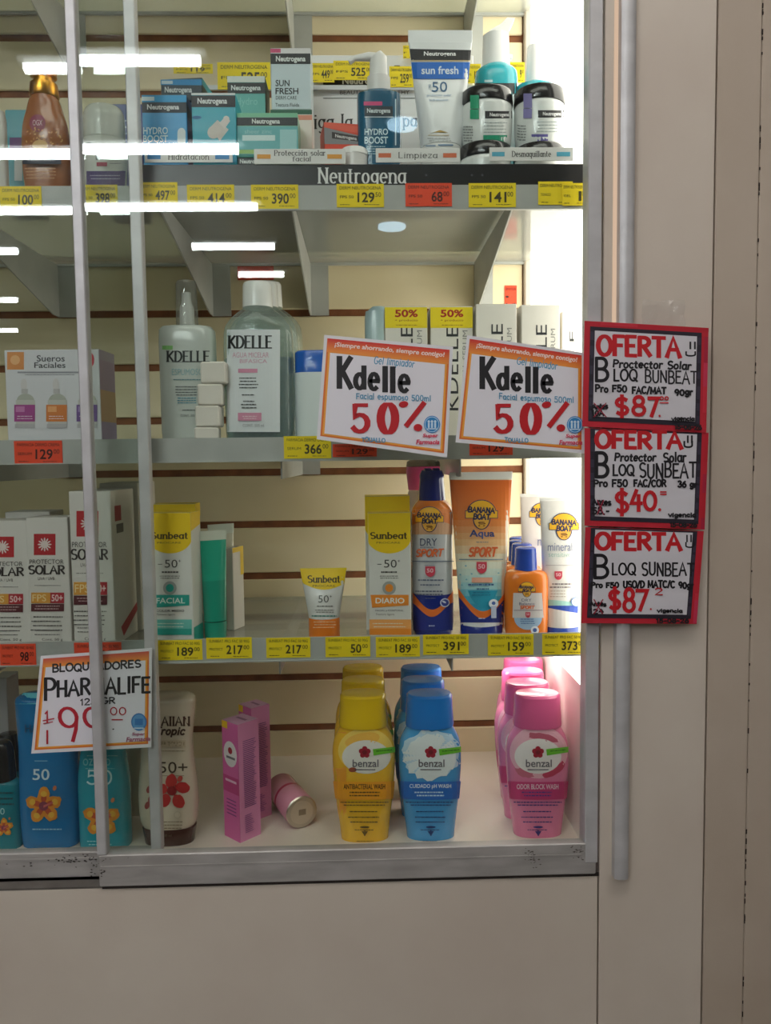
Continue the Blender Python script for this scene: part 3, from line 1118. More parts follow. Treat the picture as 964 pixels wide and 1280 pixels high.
# category strips clipped behind the lip of the tray
def cat_strip(x0, y0, x1, y1, txt, tick, label, two=None):
    Y = -.0035
    X, Z = P((x0 + x1) / 2, y1, Y)
    t = thing('category_strip', label, 'sign', (X, Y, Z), 'category strips on the tray')
    hw = (P(x1, y1, Y)[0] - P(x0, y1, Y)[0]) / 2
    hh = P(x0, y0, Y)[1] - P(x0, y1, Y)[1]
    m = MB(); m.box(-hw, hw, 0, .0012, 0, hh, H('e6e4e2'), .0003); m.build('strip_card', CARTON, t)
    cv = Canvas(flat_map((X, Y, Z), Y))
    w_ = x1 - x0
    cy = (y0 + y1) / 2
    cv.rect(x0 + w_ * .03, cy - 2.5, x0 + w_ * .18, cy + 3, tick); cv.rect(x1 - w_ * .2, cy - 2.5, x1 - w_ * .04, cy + 3, tick)
    if two:
        cv.pen(txt, x0 + w_ * .22, y0 + 2, x1 - w_ * .22, y0 + 8.5, '3a3a3a', w=1.0, wh=.5, serif=.7)
        cv.pen(two, x0 + w_ * .42, y0 + 10, x1 - w_ * .38, y0 + 15.5, '3a3a3a', w=1.0, wh=.5, serif=.7)
    else:
        cv.pen(txt, x0 + w_ * .27, cy - 3.5, x1 - w_ * .27, cy + 3.5, '3a3a3a', w=1.0, wh=.5, serif=.7)
    cv.done(t, 'strip_print')


cat_strip(181, 189, 291, 203, 'Hidratación', '2a86c8', 'white category strip with blue ticks under the blue cartons')
cat_strip(318, 186, 432, 205, 'Protección solar', 'e8a040', 'white two-line category strip with amber ticks under the green carton', 'facial')
cat_strip(470, 185, 575, 203, 'Limpieza', 'd8704a', 'white category strip with orange ticks below the big tube')
cat_strip(612, 184, 717, 201, 'Desmaquillante', '58b0cc', 'white category strip with light blue ticks below the jars')

# ---------------- cartons on the tray
def ncart(x0, x1, yt, Y, zs, dep, base, label, band='1d2630', topc=None, group='skin care cartons on the tray', rz=0, by=None, sideband=True, **k):
    b = Carton('skin_care_carton', label, x0, x1, yt, Y, zs, dep, base, group, rz, **k)
    cv = b.cv()
    return b, cv


g = 'skin care cartons on the tray'
# support cartons behind, then the ones on top of them
b1, cv = ncart(177, 233, 118.5, .018, TR, .045, '1596d2', 'bright blue carton with white block lettering, leftmost in the front of the tray')
cv.rect(175, 119, 236, 127, '2fa4de'); cv.rect(176, 121, 193, 126, 'd8e6ee')
cv.rect(175, 128, 236, 141, '25303c'); logo_n(cv, 184, 131, 224, 138, 'e8eaec', 1.2)
cv.text('HYDRO', 179, 159, 210, 168, 'd5ecf6', .02); cv.text('BOOST', 179, 169, 210, 178, 'd5ecf6', .02)
cv.lines(179, 181, 212, 2, 2.5, 'b8def0', .9)
cv.ell(227, 166, 5, 6, 'dce8ec'); cv.rect(222, 165, 232, 187, 'dce8ec'); cv.rect(219, 179, 236, 200, 'c4dde8')
cv.done(b1.t, 'printed_front')
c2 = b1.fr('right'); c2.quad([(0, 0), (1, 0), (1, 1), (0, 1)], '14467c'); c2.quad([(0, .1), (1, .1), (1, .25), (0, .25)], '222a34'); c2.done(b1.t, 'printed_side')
b2, cv = ncart(239, 294, 116, .014, TR, .05, '1fa6bc', 'turquoise carton showing a white dropper, beside the bright blue one')
cv.rect(238, 114, 296, 119, 'dfe4e6'); cv.rect(238, 119.5, 296, 134, '2a2b33'); logo_n(cv, 247, 123, 284, 131, 'e8eaec', 1.2)
cv.ell(246, 147, 6, 2.2, '1c6d9c')
cv.quad([(262, 160), (272, 150), (286, 162), (275, 176)], 'd4cdc6'); cv.ell(268, 165, 9, 8, 'd8d0c8', -40)
cv.quad([(274, 154), (281, 147), (288, 151), (281, 161)], 'e0d8d2'); cv.ell(283, 149, 4, 4, 'e0d8d2')
cv.lines(243, 180, 262, 3, 3, 'cfeef4', .9)
cv.rect(238, 190, 296, 204, '1b93b8'); cv.done(b2.t, 'printed_front')
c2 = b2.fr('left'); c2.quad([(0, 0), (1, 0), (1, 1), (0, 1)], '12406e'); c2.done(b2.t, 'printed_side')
sup, cv = ncart(199, 262, 128, .085, TR, .055, '1e7fae', 'blue carton hidden at the back under the slanted dark topped one', group=g)
b3, cv = ncart(200, 253, 98, .082, sup.z1, .05, '1b3342', 'blue topped dark carton lying on another behind the bright blue one', rz=R(-6))
cv.rect(196, 99, 256, 106.5, '1f93d0'); cv.rect(202, 101, 216, 105, 'cfe2ec'); logo_n(cv, 206, 109, 240, 117, 'e8eaec', 1.2)
cv.done(b3.t, 'printed_front')
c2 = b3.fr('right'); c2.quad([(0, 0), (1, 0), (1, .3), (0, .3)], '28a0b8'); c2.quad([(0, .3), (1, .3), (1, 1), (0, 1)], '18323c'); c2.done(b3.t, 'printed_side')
b4, cv = ncart(284, 331, 95, .07, TR, .05, '3f9d96', 'pale topped green carton standing behind the flat mint one')
cv.rect(282, 93, 334, 103, 'dadfd8'); cv.rect(282, 103.5, 334, 117, '23292c'); logo_n(cv, 289, 107, 326, 114, 'dfe4e2', 1.1)
cv.rect(282, 117.5, 334, 210, '66b3ac'); cv.text('Hydro', 295, 122, 322, 134, '8ccac4'); cv.done(b4.t, 'printed_front')
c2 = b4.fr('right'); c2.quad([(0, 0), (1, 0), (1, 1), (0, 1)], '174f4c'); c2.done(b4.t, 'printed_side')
z5 = P(335, 197, .02)[1]
b5, cv = ncart(296, 372, 141, .02, z5, .055, '93cbb0', 'mint carton with black name band lying across another in the tray middle')
cv.rect(294, 141, 374, 146, '83c7a2'); cv.rect(296, 147, 373, 157, '2a3036'); logo_n(cv, 315, 149, 350, 155.5, 'e6eae8', 1.1)
cv.rect(294, 158, 374, 187, '6cb8bc'); cv.rect(350, 162, 371, 187, 'a6d6d8'); cv.rect(303, 169, 344, 176, 'd8eeee'); cv.text('sheer zinc', 306, 162, 340, 167, 'a8dadb')
cv.rect(294, 187.5, 374, 192, 'a9cf7c'); cv.rect(294, 193, 374, 197, '2a8880'); cv.done(b5.t, 'printed_front')
b6, cv = ncart(297, 372, 197.4, .02, TR, .055, '2a3036', 'dark carton lying flat underneath the mint one', h=z5 - TR)
logo_n(cv, 300, 199.5, 330, 205, 'e6eae8', 1.0); cv.done(b6.t, 'printed_front')
z7 = P(365, 137, .062)[1]
b8, cv = ncart(338, 390, 138, .062, TR, .05, 'eadfd6', 'cream carton with green top band under the sun lotion carton', h=z7 - TR)
cv.rect(336, 137, 392, 143, '1f5f49'); cv.rect(336, 144, 392, 150, 'e0917a'); cv.done(b8.t, 'printed_front')
b7, cv = ncart(338, 388, 60, .062, z7, .05, 'c9d7de', 'tall pale grey sun lotion carton, highest on the tray')
cv.rect(337, 59, 390, 69, 'e2dee0'); cv.rect(338, 61, 351, 66, 'd24a78'); cv.rect(336, 67, 390, 80, '26262b'); logo_n(cv, 345, 70.5, 382, 78, 'e6eae8', 1.2)
cv.text('SUN', 344.5, 100, 362, 108, '23282c', .015); cv.text('FRESH', 344.5, 110, 373, 118, '23282c', .015)
cv.text('DERM CARE', 345, 120, 371, 124.5, '3c4448'); cv.text('Textura Fluida', 344.5, 129, 374, 133.5, '23282c'); cv.done(b7.t, 'printed_front')
b9, cv = ncart(405, 455, 154, .03, TR, .045, 'e65440', 'coral red carton with silver name band turned slightly in the tray', rz=R(9))
cv.quad([(404, 150), (457, 159), (457, 168), (404, 159)], 'ee6a55'); cv.quad([(404, 159), (457, 171), (457, 181), (404, 180)], '8d8d90')
cv.quad([(415, 165), (457, 172), (457, 178), (415, 173)], '3a3436'); logo_n(cv, 419, 168, 446, 172, 'e0dcdc', .9, .14); cv.done(b9.t, 'printed_front')
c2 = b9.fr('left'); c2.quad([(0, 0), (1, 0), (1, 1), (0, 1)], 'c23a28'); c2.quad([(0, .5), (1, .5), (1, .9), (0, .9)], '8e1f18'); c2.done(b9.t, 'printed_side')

# small white jar before the red carton
it = Item('cream_jar', 'small plain white jar in front of the coral red carton', 'jar', 443, 195, .006 + .016, TR)
it.body('jar_body', [('base', 15, 1, 2), (196, 16, 1, 2)], 'ece8e6', PLASTIC)
it.body('jar_lid', [(196, 16.6, 1, 2), (190, 16.6, 1, 2), (187.6, 15, 1, 2), (187, 12, 1, 2)], 'f4f2f0', GLOSS)

# ---------------- blue pump bottle
def pump_bottle(label, cx, Y, front=True):
    it = Item('pump_bottle', label, 'bottle', cx, 150, Y, TR, 'blue pump bottles')
    b = it.body('bottle_body', [('base', 25, .7, 3), (180, 26.5, .7, 3.2), (128, 26.5, .7, 3.2), (121, 25, .7, 3), (117, 19, .75, 2.5), (115.5, 12, 1, 2)], '195c7c', GLOSS, k=2)
    it.body('pump_collar', [(117, 14, 1, 2), (98, 14, 1, 2), (97, 12.5, 1, 2)], 'e9e6e4', PLASTIC)
    o = MB()
    z0, z1 = it.z(98), it.z(70)
    r = 10.5 * it.s
    o.tube([(0, 0, z0), (0, 0, z0 + (z1 - z0) * .5), (0, 0, z1 - .004), (-.003, 0, z1)], [r * 1.05, r, r, r * .8], H('f0eeec'), 16)
    o.tube([(.004, 0, z1 - .004), (-.012, 0, z1 - .001), (-.030, 0, z1 - .003), (-.036, 0, z1 - .008)], [.0068, .0055, .0035, .0028], H('f0eeec'), 12)
    o.build('pump_head', PLASTIC, it.t, smooth=True)
    if front:
        cv = it.canvas(b)
        cv.rect(455, 127, 478, 132, 'd0447c'); cv.rect(456, 133, 491, 145, '26323c'); logo_n(cv, 459, 136, 488, 142, 'd8e0e4', 1.0)
        cv.rect(456, 146, 491, 147, 'd8e0e4'); cv.text('HYDRO', 456, 161, 485, 169, 'd5ecf6', .02); cv.text('BOOST', 456, 171, 485, 180, 'd5ecf6', .02)
        cv.lines(457, 183, 484, 4, 3, 'b4d8e6', 1); cv.rect(493.5, 124, 495, 182, 'cfe4ee')
        cv.done(it.t)
    return it


pump_bottle('blue pump bottle with white pump head and magenta flash on its label', 474, .040)

# ---------------- tubes
def tube_item(name, label, cxt, wt, yt, ycap, wb, yb, Y, zs, c, capc, group=None, crimp=8, crc=None, cwid=None, mat=None, lean=0.0, cat='tube', rz=0.0, cdepth=.9):
    """tube standing on its cap: cxt centre px, wt crimp half width, ycap row where the cap starts, wb half width there"""
    it = Item(name, label, cat, cxt, (yt + yb) / 2, Y, zs, group)
    rows = []
    n = 7
    for i in range(n + 1):
        u = i / n
        py = ycap + (yt + crimp - ycap) * u
        wd = wb + (wt - wb) * (u ** 1.05)
        dr = (1 - u) * cdepth + u * .05
        rows.append((py, wd, dr, 2 + .8 * u))
    b = it.body('tube_body', rows, c, mat or GLOSS, seg=44)
    full = it.body('crimped_end', [(yt + crimp, wt, .045, 3), (yt + crimp - 1, wt + .4, .03, 4), (yt, wt + .4, .02, 4)], crc or ('f2f0ee' if crimp < 14 else c), PLASTIC)
    it.body('tube_cap', [('base', (cwid or wb) * 1.0, cdepth, 2), (ycap + 1, cwid or wb, cdepth, 2), (ycap, (cwid or wb) * .97, cdepth, 2)], capc, GLOSS)
    return it, b


it, b = tube_item('sunscreen_tube', 'large white and blue sunscreen tube standing above the orange ticked strip', 551, 38.5, 38, 186, 25, 190, .04, TR, 'eef0f2', 'e4e4e2', crimp=16)
cv = it.canvas(b)
cv.band(500, 600, lambda u: 61 + 2 * u, lambda u: 75 + 1 * u, '25252a'); cv.text('Neutrogena', 530, 64.5, 570, 71.5, 'ffffff', .02)
cv.band(500, 600, lambda u: 75.5, lambda u: 77, 'c9b48c')
cv.band(500, 600, lambda u: 78, lambda u: 97, '1f6fcf'); cv.text('sun fresh', 527, 83, 573, 93, 'e8f0fa', .02)
cv.band(500, 600, lambda u: 97, lambda u: 99 + 0 * u, '1f6fcf')
cv.text('50', 540, 102.5, 559, 115, '3d6f9c'); cv.text('FPS', 536, 106, 539, 112, '6d8fb0'); cv.text('protector solar', 534, 118, 564, 121.5, '5d8cbc'); cv.text('hidratación', 537, 124, 560, 126.5, '5d8cbc')
cv.quad([(537, 168), (550, 163), (560, 166), (546, 165.5)], 'c8a860'); cv.rect(536, 169, 561, 169.8, 'b09050'); cv.lines(535, 173, 564, 2, 3, '8a8a8a', .8)
cv.rect(533, 182, 545, 183, '4d7cac'); cv.rect(548, 181, 566, 182.4, '4d7cac')
cv.done(it.t)

# ---------------- spray / cleanser bottles and jars on the right of the tray
it = Item('cleanser_bottle', 'white pump bottle with turquoise shoulders behind the green ribboned jar', 'bottle', 620, 90, .105, TR)
b = it.body('bottle_body', [('base', 25, .9, 2.4), (125, 26, .9, 2.4), (98, 25.5, .9, 2.4), (91, 24, .9, 2.2), (86, 18, 1, 2), (84, 12, 1, 2)], '2fb4c2', GLOSS, k=2)
it.body('pump_collar', [(87, 17, 1, 2), (62, 16, 1, 2), (46, 15.5, 1, 2), (44, 13, 1, 2)], 'f0efee', PLASTIC)
m = MB()
zz = it.z(46)
m.prism([(-.010, zz), (.016, zz), (.017, zz + .006), (.024, zz + .020), (.014, zz + .021), (.006, zz + .013), (-.009, zz + .005)], 'y', -.008, .008, H('f4f3f2'))
m.build('pump_head', PLASTIC, it.t)
m = MB(); m.box(.013, .022, -.004, .004, it.z(75), it.z(69), H('f0efee'), .001); m.build('locking_clip', PLASTIC, it.t)
cv = it.canvas(b); cv.rect(592, 104, 646, 118, '23282e'); logo_n(cv, 603, 107, 632, 114, 'c8d0d4', 1); cv.rect(592, 118, 646, 190, 'dfe9ea'); cv.rect(606, 100, 616, 103, 'cfeef2'); cv.done(it.t)
it = Item('cleanser_bottle', 'white capped bottle with turquoise shoulders behind the purple ribboned jar', 'bottle', 669, 110, .10, TR)
it.body('bottle_body', [('base', 23, .9, 2.4), (118, 23, .9, 2.4), (110, 21, .9, 2.2), (106, 14, 1, 2), (104, 10, 1, 2)], '2fb4c2', GLOSS, k=2)
it.body('white_cap', [(107, 11, 1, 2), (60, 10, 1, 2), (58, 8.5, 1, 2)], 'f0efee', PLASTIC)


def jar(label, cx, Y, zs, hw, ytop, ylid, ybase, rib, band, main=True, logo=True):
    it = Item('face_cream_jar', label, 'jar', cx, (ytop + ybase) / 2, Y, zs, 'face cream jars on the tray')
    b = it.body('jar_body', [('base', hw * .86, 1, 2), (ybase - 4, hw * .93, 1, 2), (ylid + 14, hw * .98, 1, 2), (ylid + 2, hw * .98, 1, 2), (ylid, hw * .93, 1, 2)], 'e9ecea', GLOSS, k=2)
    l = it.body('jar_lid', [(ylid, hw, 1, 2), (ylid - 1, hw * 1.01, 1, 2), (ytop + 3, hw * .99, 1, 2), (ytop + .6, hw * .94, 1, 2), (ytop, hw * .86, 1, 2)], '1b1a1d', GLOSS)
    if main:
        cv = it.canvas(b)
        x0 = cx - hw * .3
        cv.rect(x0 + 8, ylid + 3, cx + hw, ylid + 12, '25252a', 0.0)
        logo_n(cv, x0 + 14, ylid + 5.5, cx + hw - 4, ylid + 10, 'e8e8e8', .9)
        cv.lines(x0 + 6, ylid + 17, cx + hw * .8, 4, 4, '9aa8a8', 1)
        cv.rect(x0 + (6 if main == 'g' else 0), ylid + 33, cx + hw * (.8 if main == 'g' else .35), ylid + 43, band)
        cv.lines(cx - hw * .9, ylid + 22, cx - hw * .5, 6, 3.5, '8b8f8f', 1.6)
        cv.rect(cx - hw * .62, ylid + 1, cx - hw * .28, ylid + 13, rib)
        cv.done(it.t)
        cv = it.canvas(l); cv.rect(cx - hw * .62, ytop + 1, cx - hw * .28, ylid, rib); cv.done(it.t, 'ribbon_sticker')
    return it


zj = P(608, 186, .04)[1]
jar('black lidded jar underneath the green ribboned one', 606, .040, TR, 32, 186, 203, 215, '2', '2', False)
jar('white jar with black lid and green ribbon sticker, stacked on another jar', 608, .040, zj, 32, 118, 136, 186, '2aa67c', '1f9e78', 'g')
zj2 = P(674, 187, .04)[1]
jar('white jar hidden under the purple ribboned one', 674, .040, TR, 31, 187, 203, 215, '2', '2', False)
jar('white jar with black lid and purple ribbon sticker near the lit side wall', 674, .040, zj2, 31, 116, 135, 187, '8b84bc', '6c66ae', 'p')

# ---------------- left end of the top shelf
it = Item('oil_bottle', 'amber oil bottle with golden cap at the far left of the top shelf', 'bottle', 57, 160, .035, S1)
b = it.body('bottle_body', [('base', 24, .7, 2.4), (226, 27, .7, 2.4), (190, 28, .7, 2.4), (160, 26, .7, 2.4), (140, 21, .75, 2.3), (128, 18, .85, 2.1), (123, 15, 1, 2)], 'a4653a', GLOSS, k=3)
it.body('golden_cap', [(123, 16, 1, 2), (121, 17, 1, 2), (106, 15.5, 1, 2), (104, 12, 1, 2), (99, 11.5, 1, 2), (97, 15, 1, 2), (91, 15, 1, 2), (88.5, 12, 1, 2)], 'd79a3c', FOIL, k=1)
cv = it.canvas(b)
cv.ell(47, 154, 10, 11, '8c2f4c'); cv.text('OGX', 41, 150, 53, 157, 'e8c8c8')
for i in range(70):
    a = random.uniform(0, 2 * PI); rr = random.uniform(0, 1)
    cv.ell(56 + rr * 24 * math.cos(a), 176 + 26 * rr * math.sin(a), 1.6, .9, random.choice(['e0b070', 'c98c50', '7c4426', 'd89a5c']), rot=random.uniform(0, 180), n=6)
cv.ell(52, 184, 9, 7, 'dcae6a'); cv.rect(33, 195, 75, 207, '2e3445'); cv.lines(38, 199, 70, 2, 3.2, 'b9b9c4', 1); cv.lines(34, 212, 72, 4, 4, 'd9a878', 1.2)
cv.done(it.t)
bx = Carton('shampoo_sachet_box', 'teal carton standing behind the amber oil bottle', 6, 46, 137, .09, S1, .03, '3b93a0', cat='box')
cv = bx.cv(); cv.rect(12, 172, 30, 188, '6a3c78'); cv.rect(18, 200, 28, 226, 'd8dcdc'); cv.done(bx.t, 'printed_front')
it = Item('lotion_bottle', 'white bottle cut by the left edge of the picture, top shelf', 'bottle', -4, 180, .03, S1)
it.body('bottle_body', [('base', 12, .7, 2.4), (150, 12, .7, 2.4), (140, 8, .7, 2.2), (136, 5, 1, 2)], 'd8d6d0', PLASTIC, k=2)
it = Item('roll_on_bottle', 'white roll-on bottle with clear cap and purple foot between the door bars', 'bottle', 131, 180, .03, S1)
b = it.body('bottle_body', [('base', 22, .8, 2.2), (214, 25, .8, 2.2), (196, 26, .8, 2.2), (178, 25, .8, 2.2), (170, 22, .85, 2)], 'e2dfda', PLASTIC, k=2)
it.body('clear_cap', [(176, 24, .85, 2.2), (150, 24, .85, 2.2), (138, 21, .85, 2.1), (134, 15, .9, 2), (133, 8, .9, 2)], 'dedcd6', GLOSS, k=2)
cv = it.canvas(b); cv.rect(104, 214, 158, 233, '5d4a86'); cv.lines(112, 219, 150, 2, 4, 'c8c0dc', 1.2); cv.rect(120, 192, 134, 200, '33333a'); cv.rect(121, 203, 134, 208, 'c24664')
cv.rect(108, 178, 116, 190, '4c7050'); cv.lines(136, 186, 152, 6, 3.6, '8f8f92', 1); cv.done(it.t)
bx = Carton('night_care_carton', 'dark blue carton standing behind the roll-on bottle', 134, 178, 130, .11, S1, .03, '2f3f86', cat='box')
cv = bx.cv(); cv.lines(150, 150, 174, 5, 8, 'b8bede', 2); cv.done(bx.t, 'printed_front')

# ================================================================== middle shelf
bx = Carton('serum_carton', 'white facial serum carton picturing three dropper bottles, left end of middle shelf', 4, 124, 437, .02, S2, .055, 'd9d7dc', rz=R(-2))
cv = bx.cv()
cv.rect(9, 440, 30, 462, 'dc8f4e'); cv.ell(19, 450, 6, 6, 'ecb27c')
cv.text('Sueros', 46, 444, 81, 452, '4a4a50', .01); cv.text('Faciales', 43, 453, 82, 460, '4a4a50', .01)
cv.rect(22, 464.5, 112, 466.5, '9a98a2'); cv.lines(30, 468, 100, 1, 2, '7a7882', .8)
cv.ell(113, 450, 5, 9, 'd03c4a')
for x, c in ((32, 'a5428c'), (72, 'd47a34'), (110, '6b4a8c')):
    cv.ell(x - 2, 481, 4, 8, 'd5cfcf'); cv.rect(x - 5, 486, x + 3, 492, 'bdb8b8'); cv.ell(x, 501, 11, 9, 'b3b3a8'); cv.rect(x - 12, 500, x + 12, 533, 'c5c3bc'); cv.rect(x - 14, 506, x + 12, 527, c)
    cv.rect(x - 12, 508, x - 1, 515, {'a5428c': 'c87cb4', 'd47a34': 'e8a468', '6b4a8c': '9a80b4'}[c]); cv.lines(x - 11, 520, x + 9, 2, 3, 'f0e0ea', .8); cv.rect(x - 13, 530, x + 12, 535, 'b8b4b8')
cv.done(bx.t, 'printed_front')
c2 = bx.fr('right'); c2.quad([(0, 0), (1, 0), (1, .1), (0, .1)], 'cdb8cc'); c2.quad([(0, .1), (1, .1), (1, .4), (0, .4)], 'c9a9c4'); c2.quad([(0, .4), (1, .4), (1, .72), (0, .72)], 'e2b088'); c2.quad([(0, .72), (1, .72), (1, 1), (0, 1)], 'bfa6cc')
c2.done(bx.t, 'printed_side')

it = Item('cleansing_spray', 'tall cloudy cleanser bottle with clear cap, left of the sponge cubes', 'bottle', 236, 470, .045, S2)
b = it.body('bottle_body', [('base', 31, .75, 3.4), (540, 33, .75, 3.4), (430, 33.5, .75, 3.4), (414, 33, .75, 3.2), (410, 30, .75, 3), (408, 16, 1, 2)], 'c6ccc6', GLOSS, k=1)
it.body('clear_cap', [(409, 13.5, 1, 2), (356, 12.5, 1, 2), (352, 11, 1, 2), (351, 8, 1, 2)], 'e2e3e0', CLEAR, k=1)
it.body('spray_head', [(408, 9, 1, 2), (385, 8.5, 1, 2), (378, 6, 1, 2), (366, 5.5, 1, 2)], 'f4f4f2', PLASTIC)
cv = it.canvas(b)
cv.rect(203, 432, 216, 437, '7fb86c'); cv.pen('KDELLE', 209, 439, 262, 452, '23282a', w=2.6, wh=1.1, serif=1.5)
cv.text('ESPUMOSO', 215, 461, 254, 469, '8fb4b8'); cv.lines(216, 474, 252, 1, 2, '5f8f96', 1.2)
cv.lines(218, 483, 254, 4, 3.4, '5c6264', 1.1); cv.lines(221, 497, 246, 3, 3, '4f8ea0', 1.3); cv.lines(228, 512, 252, 1, 2, '555b5d', 1.2); cv.text('CONT. 300 ml', 226, 518, 248, 521, '555b5d')
cv.done(it.t)

# sponge cubes
zq = S2
cubes = [(256, 30), (259, 30), (262, 30.5), (267.5, 31)]
tx = ['lowest, cut by the shelf rail', 'second from the bottom', 'third from the bottom', 'topmost']
first = None
for i, (cx, wpx) in enumerate(cubes):
    sz = .0262 + .0004 * i
    X, _ = P(cx, 500, .008)
    t = thing('sponge_cube', 'white cube in the leaning stack beside the clear bottle, ' + tx[i], 'cube', (X, .022, zq), 'stack of white cubes', R([3, -4, 2, -3][i]))
    m = MB(); m.box(-sz / 2 * 1.14, sz / 2 * 1.14, -sz / 2, sz / 2, 0, sz - .0004, H('e4ddd3'), .0018); m.build('cube', PAPER, t, smooth=False)
    zq += sz


def micellar(label, cx, Y, front):
    it = Item('micellar_bottle', label, 'bottle', cx, 460, Y, S2, 'clear micellar water bottles')
    b = it.body('bottle_body', [('base', 39, .62, 2.6), (538, 42, .62, 2.6), (480, 42.5, .62, 2.6), (420, 42, .62, 2.6), (404, 37, .65, 2.5), (394, 28, .75, 2.2), (387, 19, .95, 2), (383, 17, 1, 2)], 'eef7f5', CLEAR, k=3)
    it.body('liquid', [((0.002,), 38, .60, 2.6), (540, 40.5, .60, 2.6), (450, 40.8, .60, 2.6), (449, 40.5, .6, 2.6)], 'c2e2e8', CLEAR)
    it.body('white_cap', [(385, 18.5, 1, 2), (357, 17.5, 1, 2), (354, 16, 1, 2), (353, 12, 1, 2)], 'e9e9e6', GLOSS)
    lb = it.body('label_sleeve', [(541, 42.2, .61, 2.6), (540.5, 42.6, .625, 2.6), (412.5, 42.7, .625, 2.6), (412, 42.2, .61, 2.6)], 'e7ecee', PLASTIC) if False else None
    if front:
        cv = it.canvas(b)
        cv.band(284, 350, lambda u: 412, lambda u: 540, 'e3e7ea')
        cv.pen('KDELLE', 286, 420, 340, 435, '1c2022', w=3.0, wh=1.3, serif=1.6)
        cv.text('AGUA MICELAR', 291, 440.5, 336, 447, 'dba3b8'); cv.text('BIFASICA', 300, 449, 334, 454, 'dba3b8')
        cv.rect(298, 461, 322, 466, 'd990ac')
        for y, a, c in ((472, 298, 323), (476, 300, 322), (480, 298, 324), (484, 299, 323), (493, 302, 320), (501, 303, 319), (505, 300, 322), (509, 301, 322)):
            cv.lines(a, y, c, 1, 2, '45494c', 1.4)
        cv.rect(298, 516, 327, 526, 'd990ac'); cv.lines(303, 520, 322, 2, 2.6, 'f3dbe4', .9); cv.text('CONT. 500 ml', 304, 530, 330, 533.5, '8a8e90')
        cv.done(it.t)
    return it


micellar('clear micellar water bottle with white label, front of its row', 324, .045, True)
micellar('second clear micellar water bottle from the front of its row', 331, .115, False)
micellar('rearmost clear micellar water bottle in its row', 336, .185, False)
it = Item('lotion_bottle', 'white bottle with bright blue cap half hidden by the left 50% sign', 'bottle', 399, 490, .05, S2)
it.body('bottle_body', [('base', 29, .7, 2.8), (475, 30, .7, 2.8), (467, 30, .7, 2.8)], 'dfe6e6', PLASTIC)
it.body('blue_cap', [(467, 29, .7, 2.8), (442, 29, .7, 2.8), (440, 27, .7, 2.8)], '1f62c4', GLOSS)
it = Item('serum_bottle', 'pale blue clear bottle left of the first yellow stickered carton', 'bottle', 474, 470, .14, S2)
it.body('bottle_body', [('base', 17, .8, 2.6), (400, 17, .8, 2.6), (390, 14, .8, 2.4), (384, 8, 1, 2)], 'b5ced2', GLOSS, k=2)


def kcart(x0, x1, yt, Y, label, sticker, side):
    bx = Carton('facial_gel_carton', label, x0, x1, yt, Y, S2, .05, 'e4dfd6', 'tall cartons behind the 50% signs')
    cv = bx.cv()
    w_ = x1 - x0
    cv.vtext('KDELLE', x0 + w_ * .38, yt + 25, x0 + w_ * .66, yt + 130, '24262a')
    cv.vtext('FACIAL SERUM', x0 + w_ * .76, yt + 30, x0 + w_ * .88, yt + 110, '8a8a86')
    if sticker:
        cv.rect(x0, yt + 1, x1, yt + 27, 'f4da1a'); cv.text('50%', x0 + w_ * .24, yt + 4, x0 + w_ * .78, yt + 13.5, 'b01818', .03)
        cv.text('+ producto', x0 + w_ * .24, yt + 16, x0 + w_ * .78, yt + 19.5, '9a4a18'); cv.lines(x0 + w_ * .22, yt + 23, x0 + w_ * .8, 1, 2, 'a07a18', .9)
    cv.done(bx.t, 'printed_front')
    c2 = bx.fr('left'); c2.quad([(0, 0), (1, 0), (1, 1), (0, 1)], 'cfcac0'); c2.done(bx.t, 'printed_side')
    return bx


kcart(481, 534, 383, .05, 'white carton with yellow sticker, left one of the stickered pair', True, 0)
kcart(538, 591, 383, .05, 'white carton with yellow sticker, right one of the stickered pair', True, 0)
kcart(595, 646, 380, .045, 'plain pale carton with upright lettering right of the stickered pair', False, 0)
kcart(652, 700, 381, .045, 'plain pale carton with upright lettering, second right of the stickered pair', False, 0)
kcart(703, 727, 389, .065, 'pale carton glaring in the light against the side wall, middle shelf', False, 0)

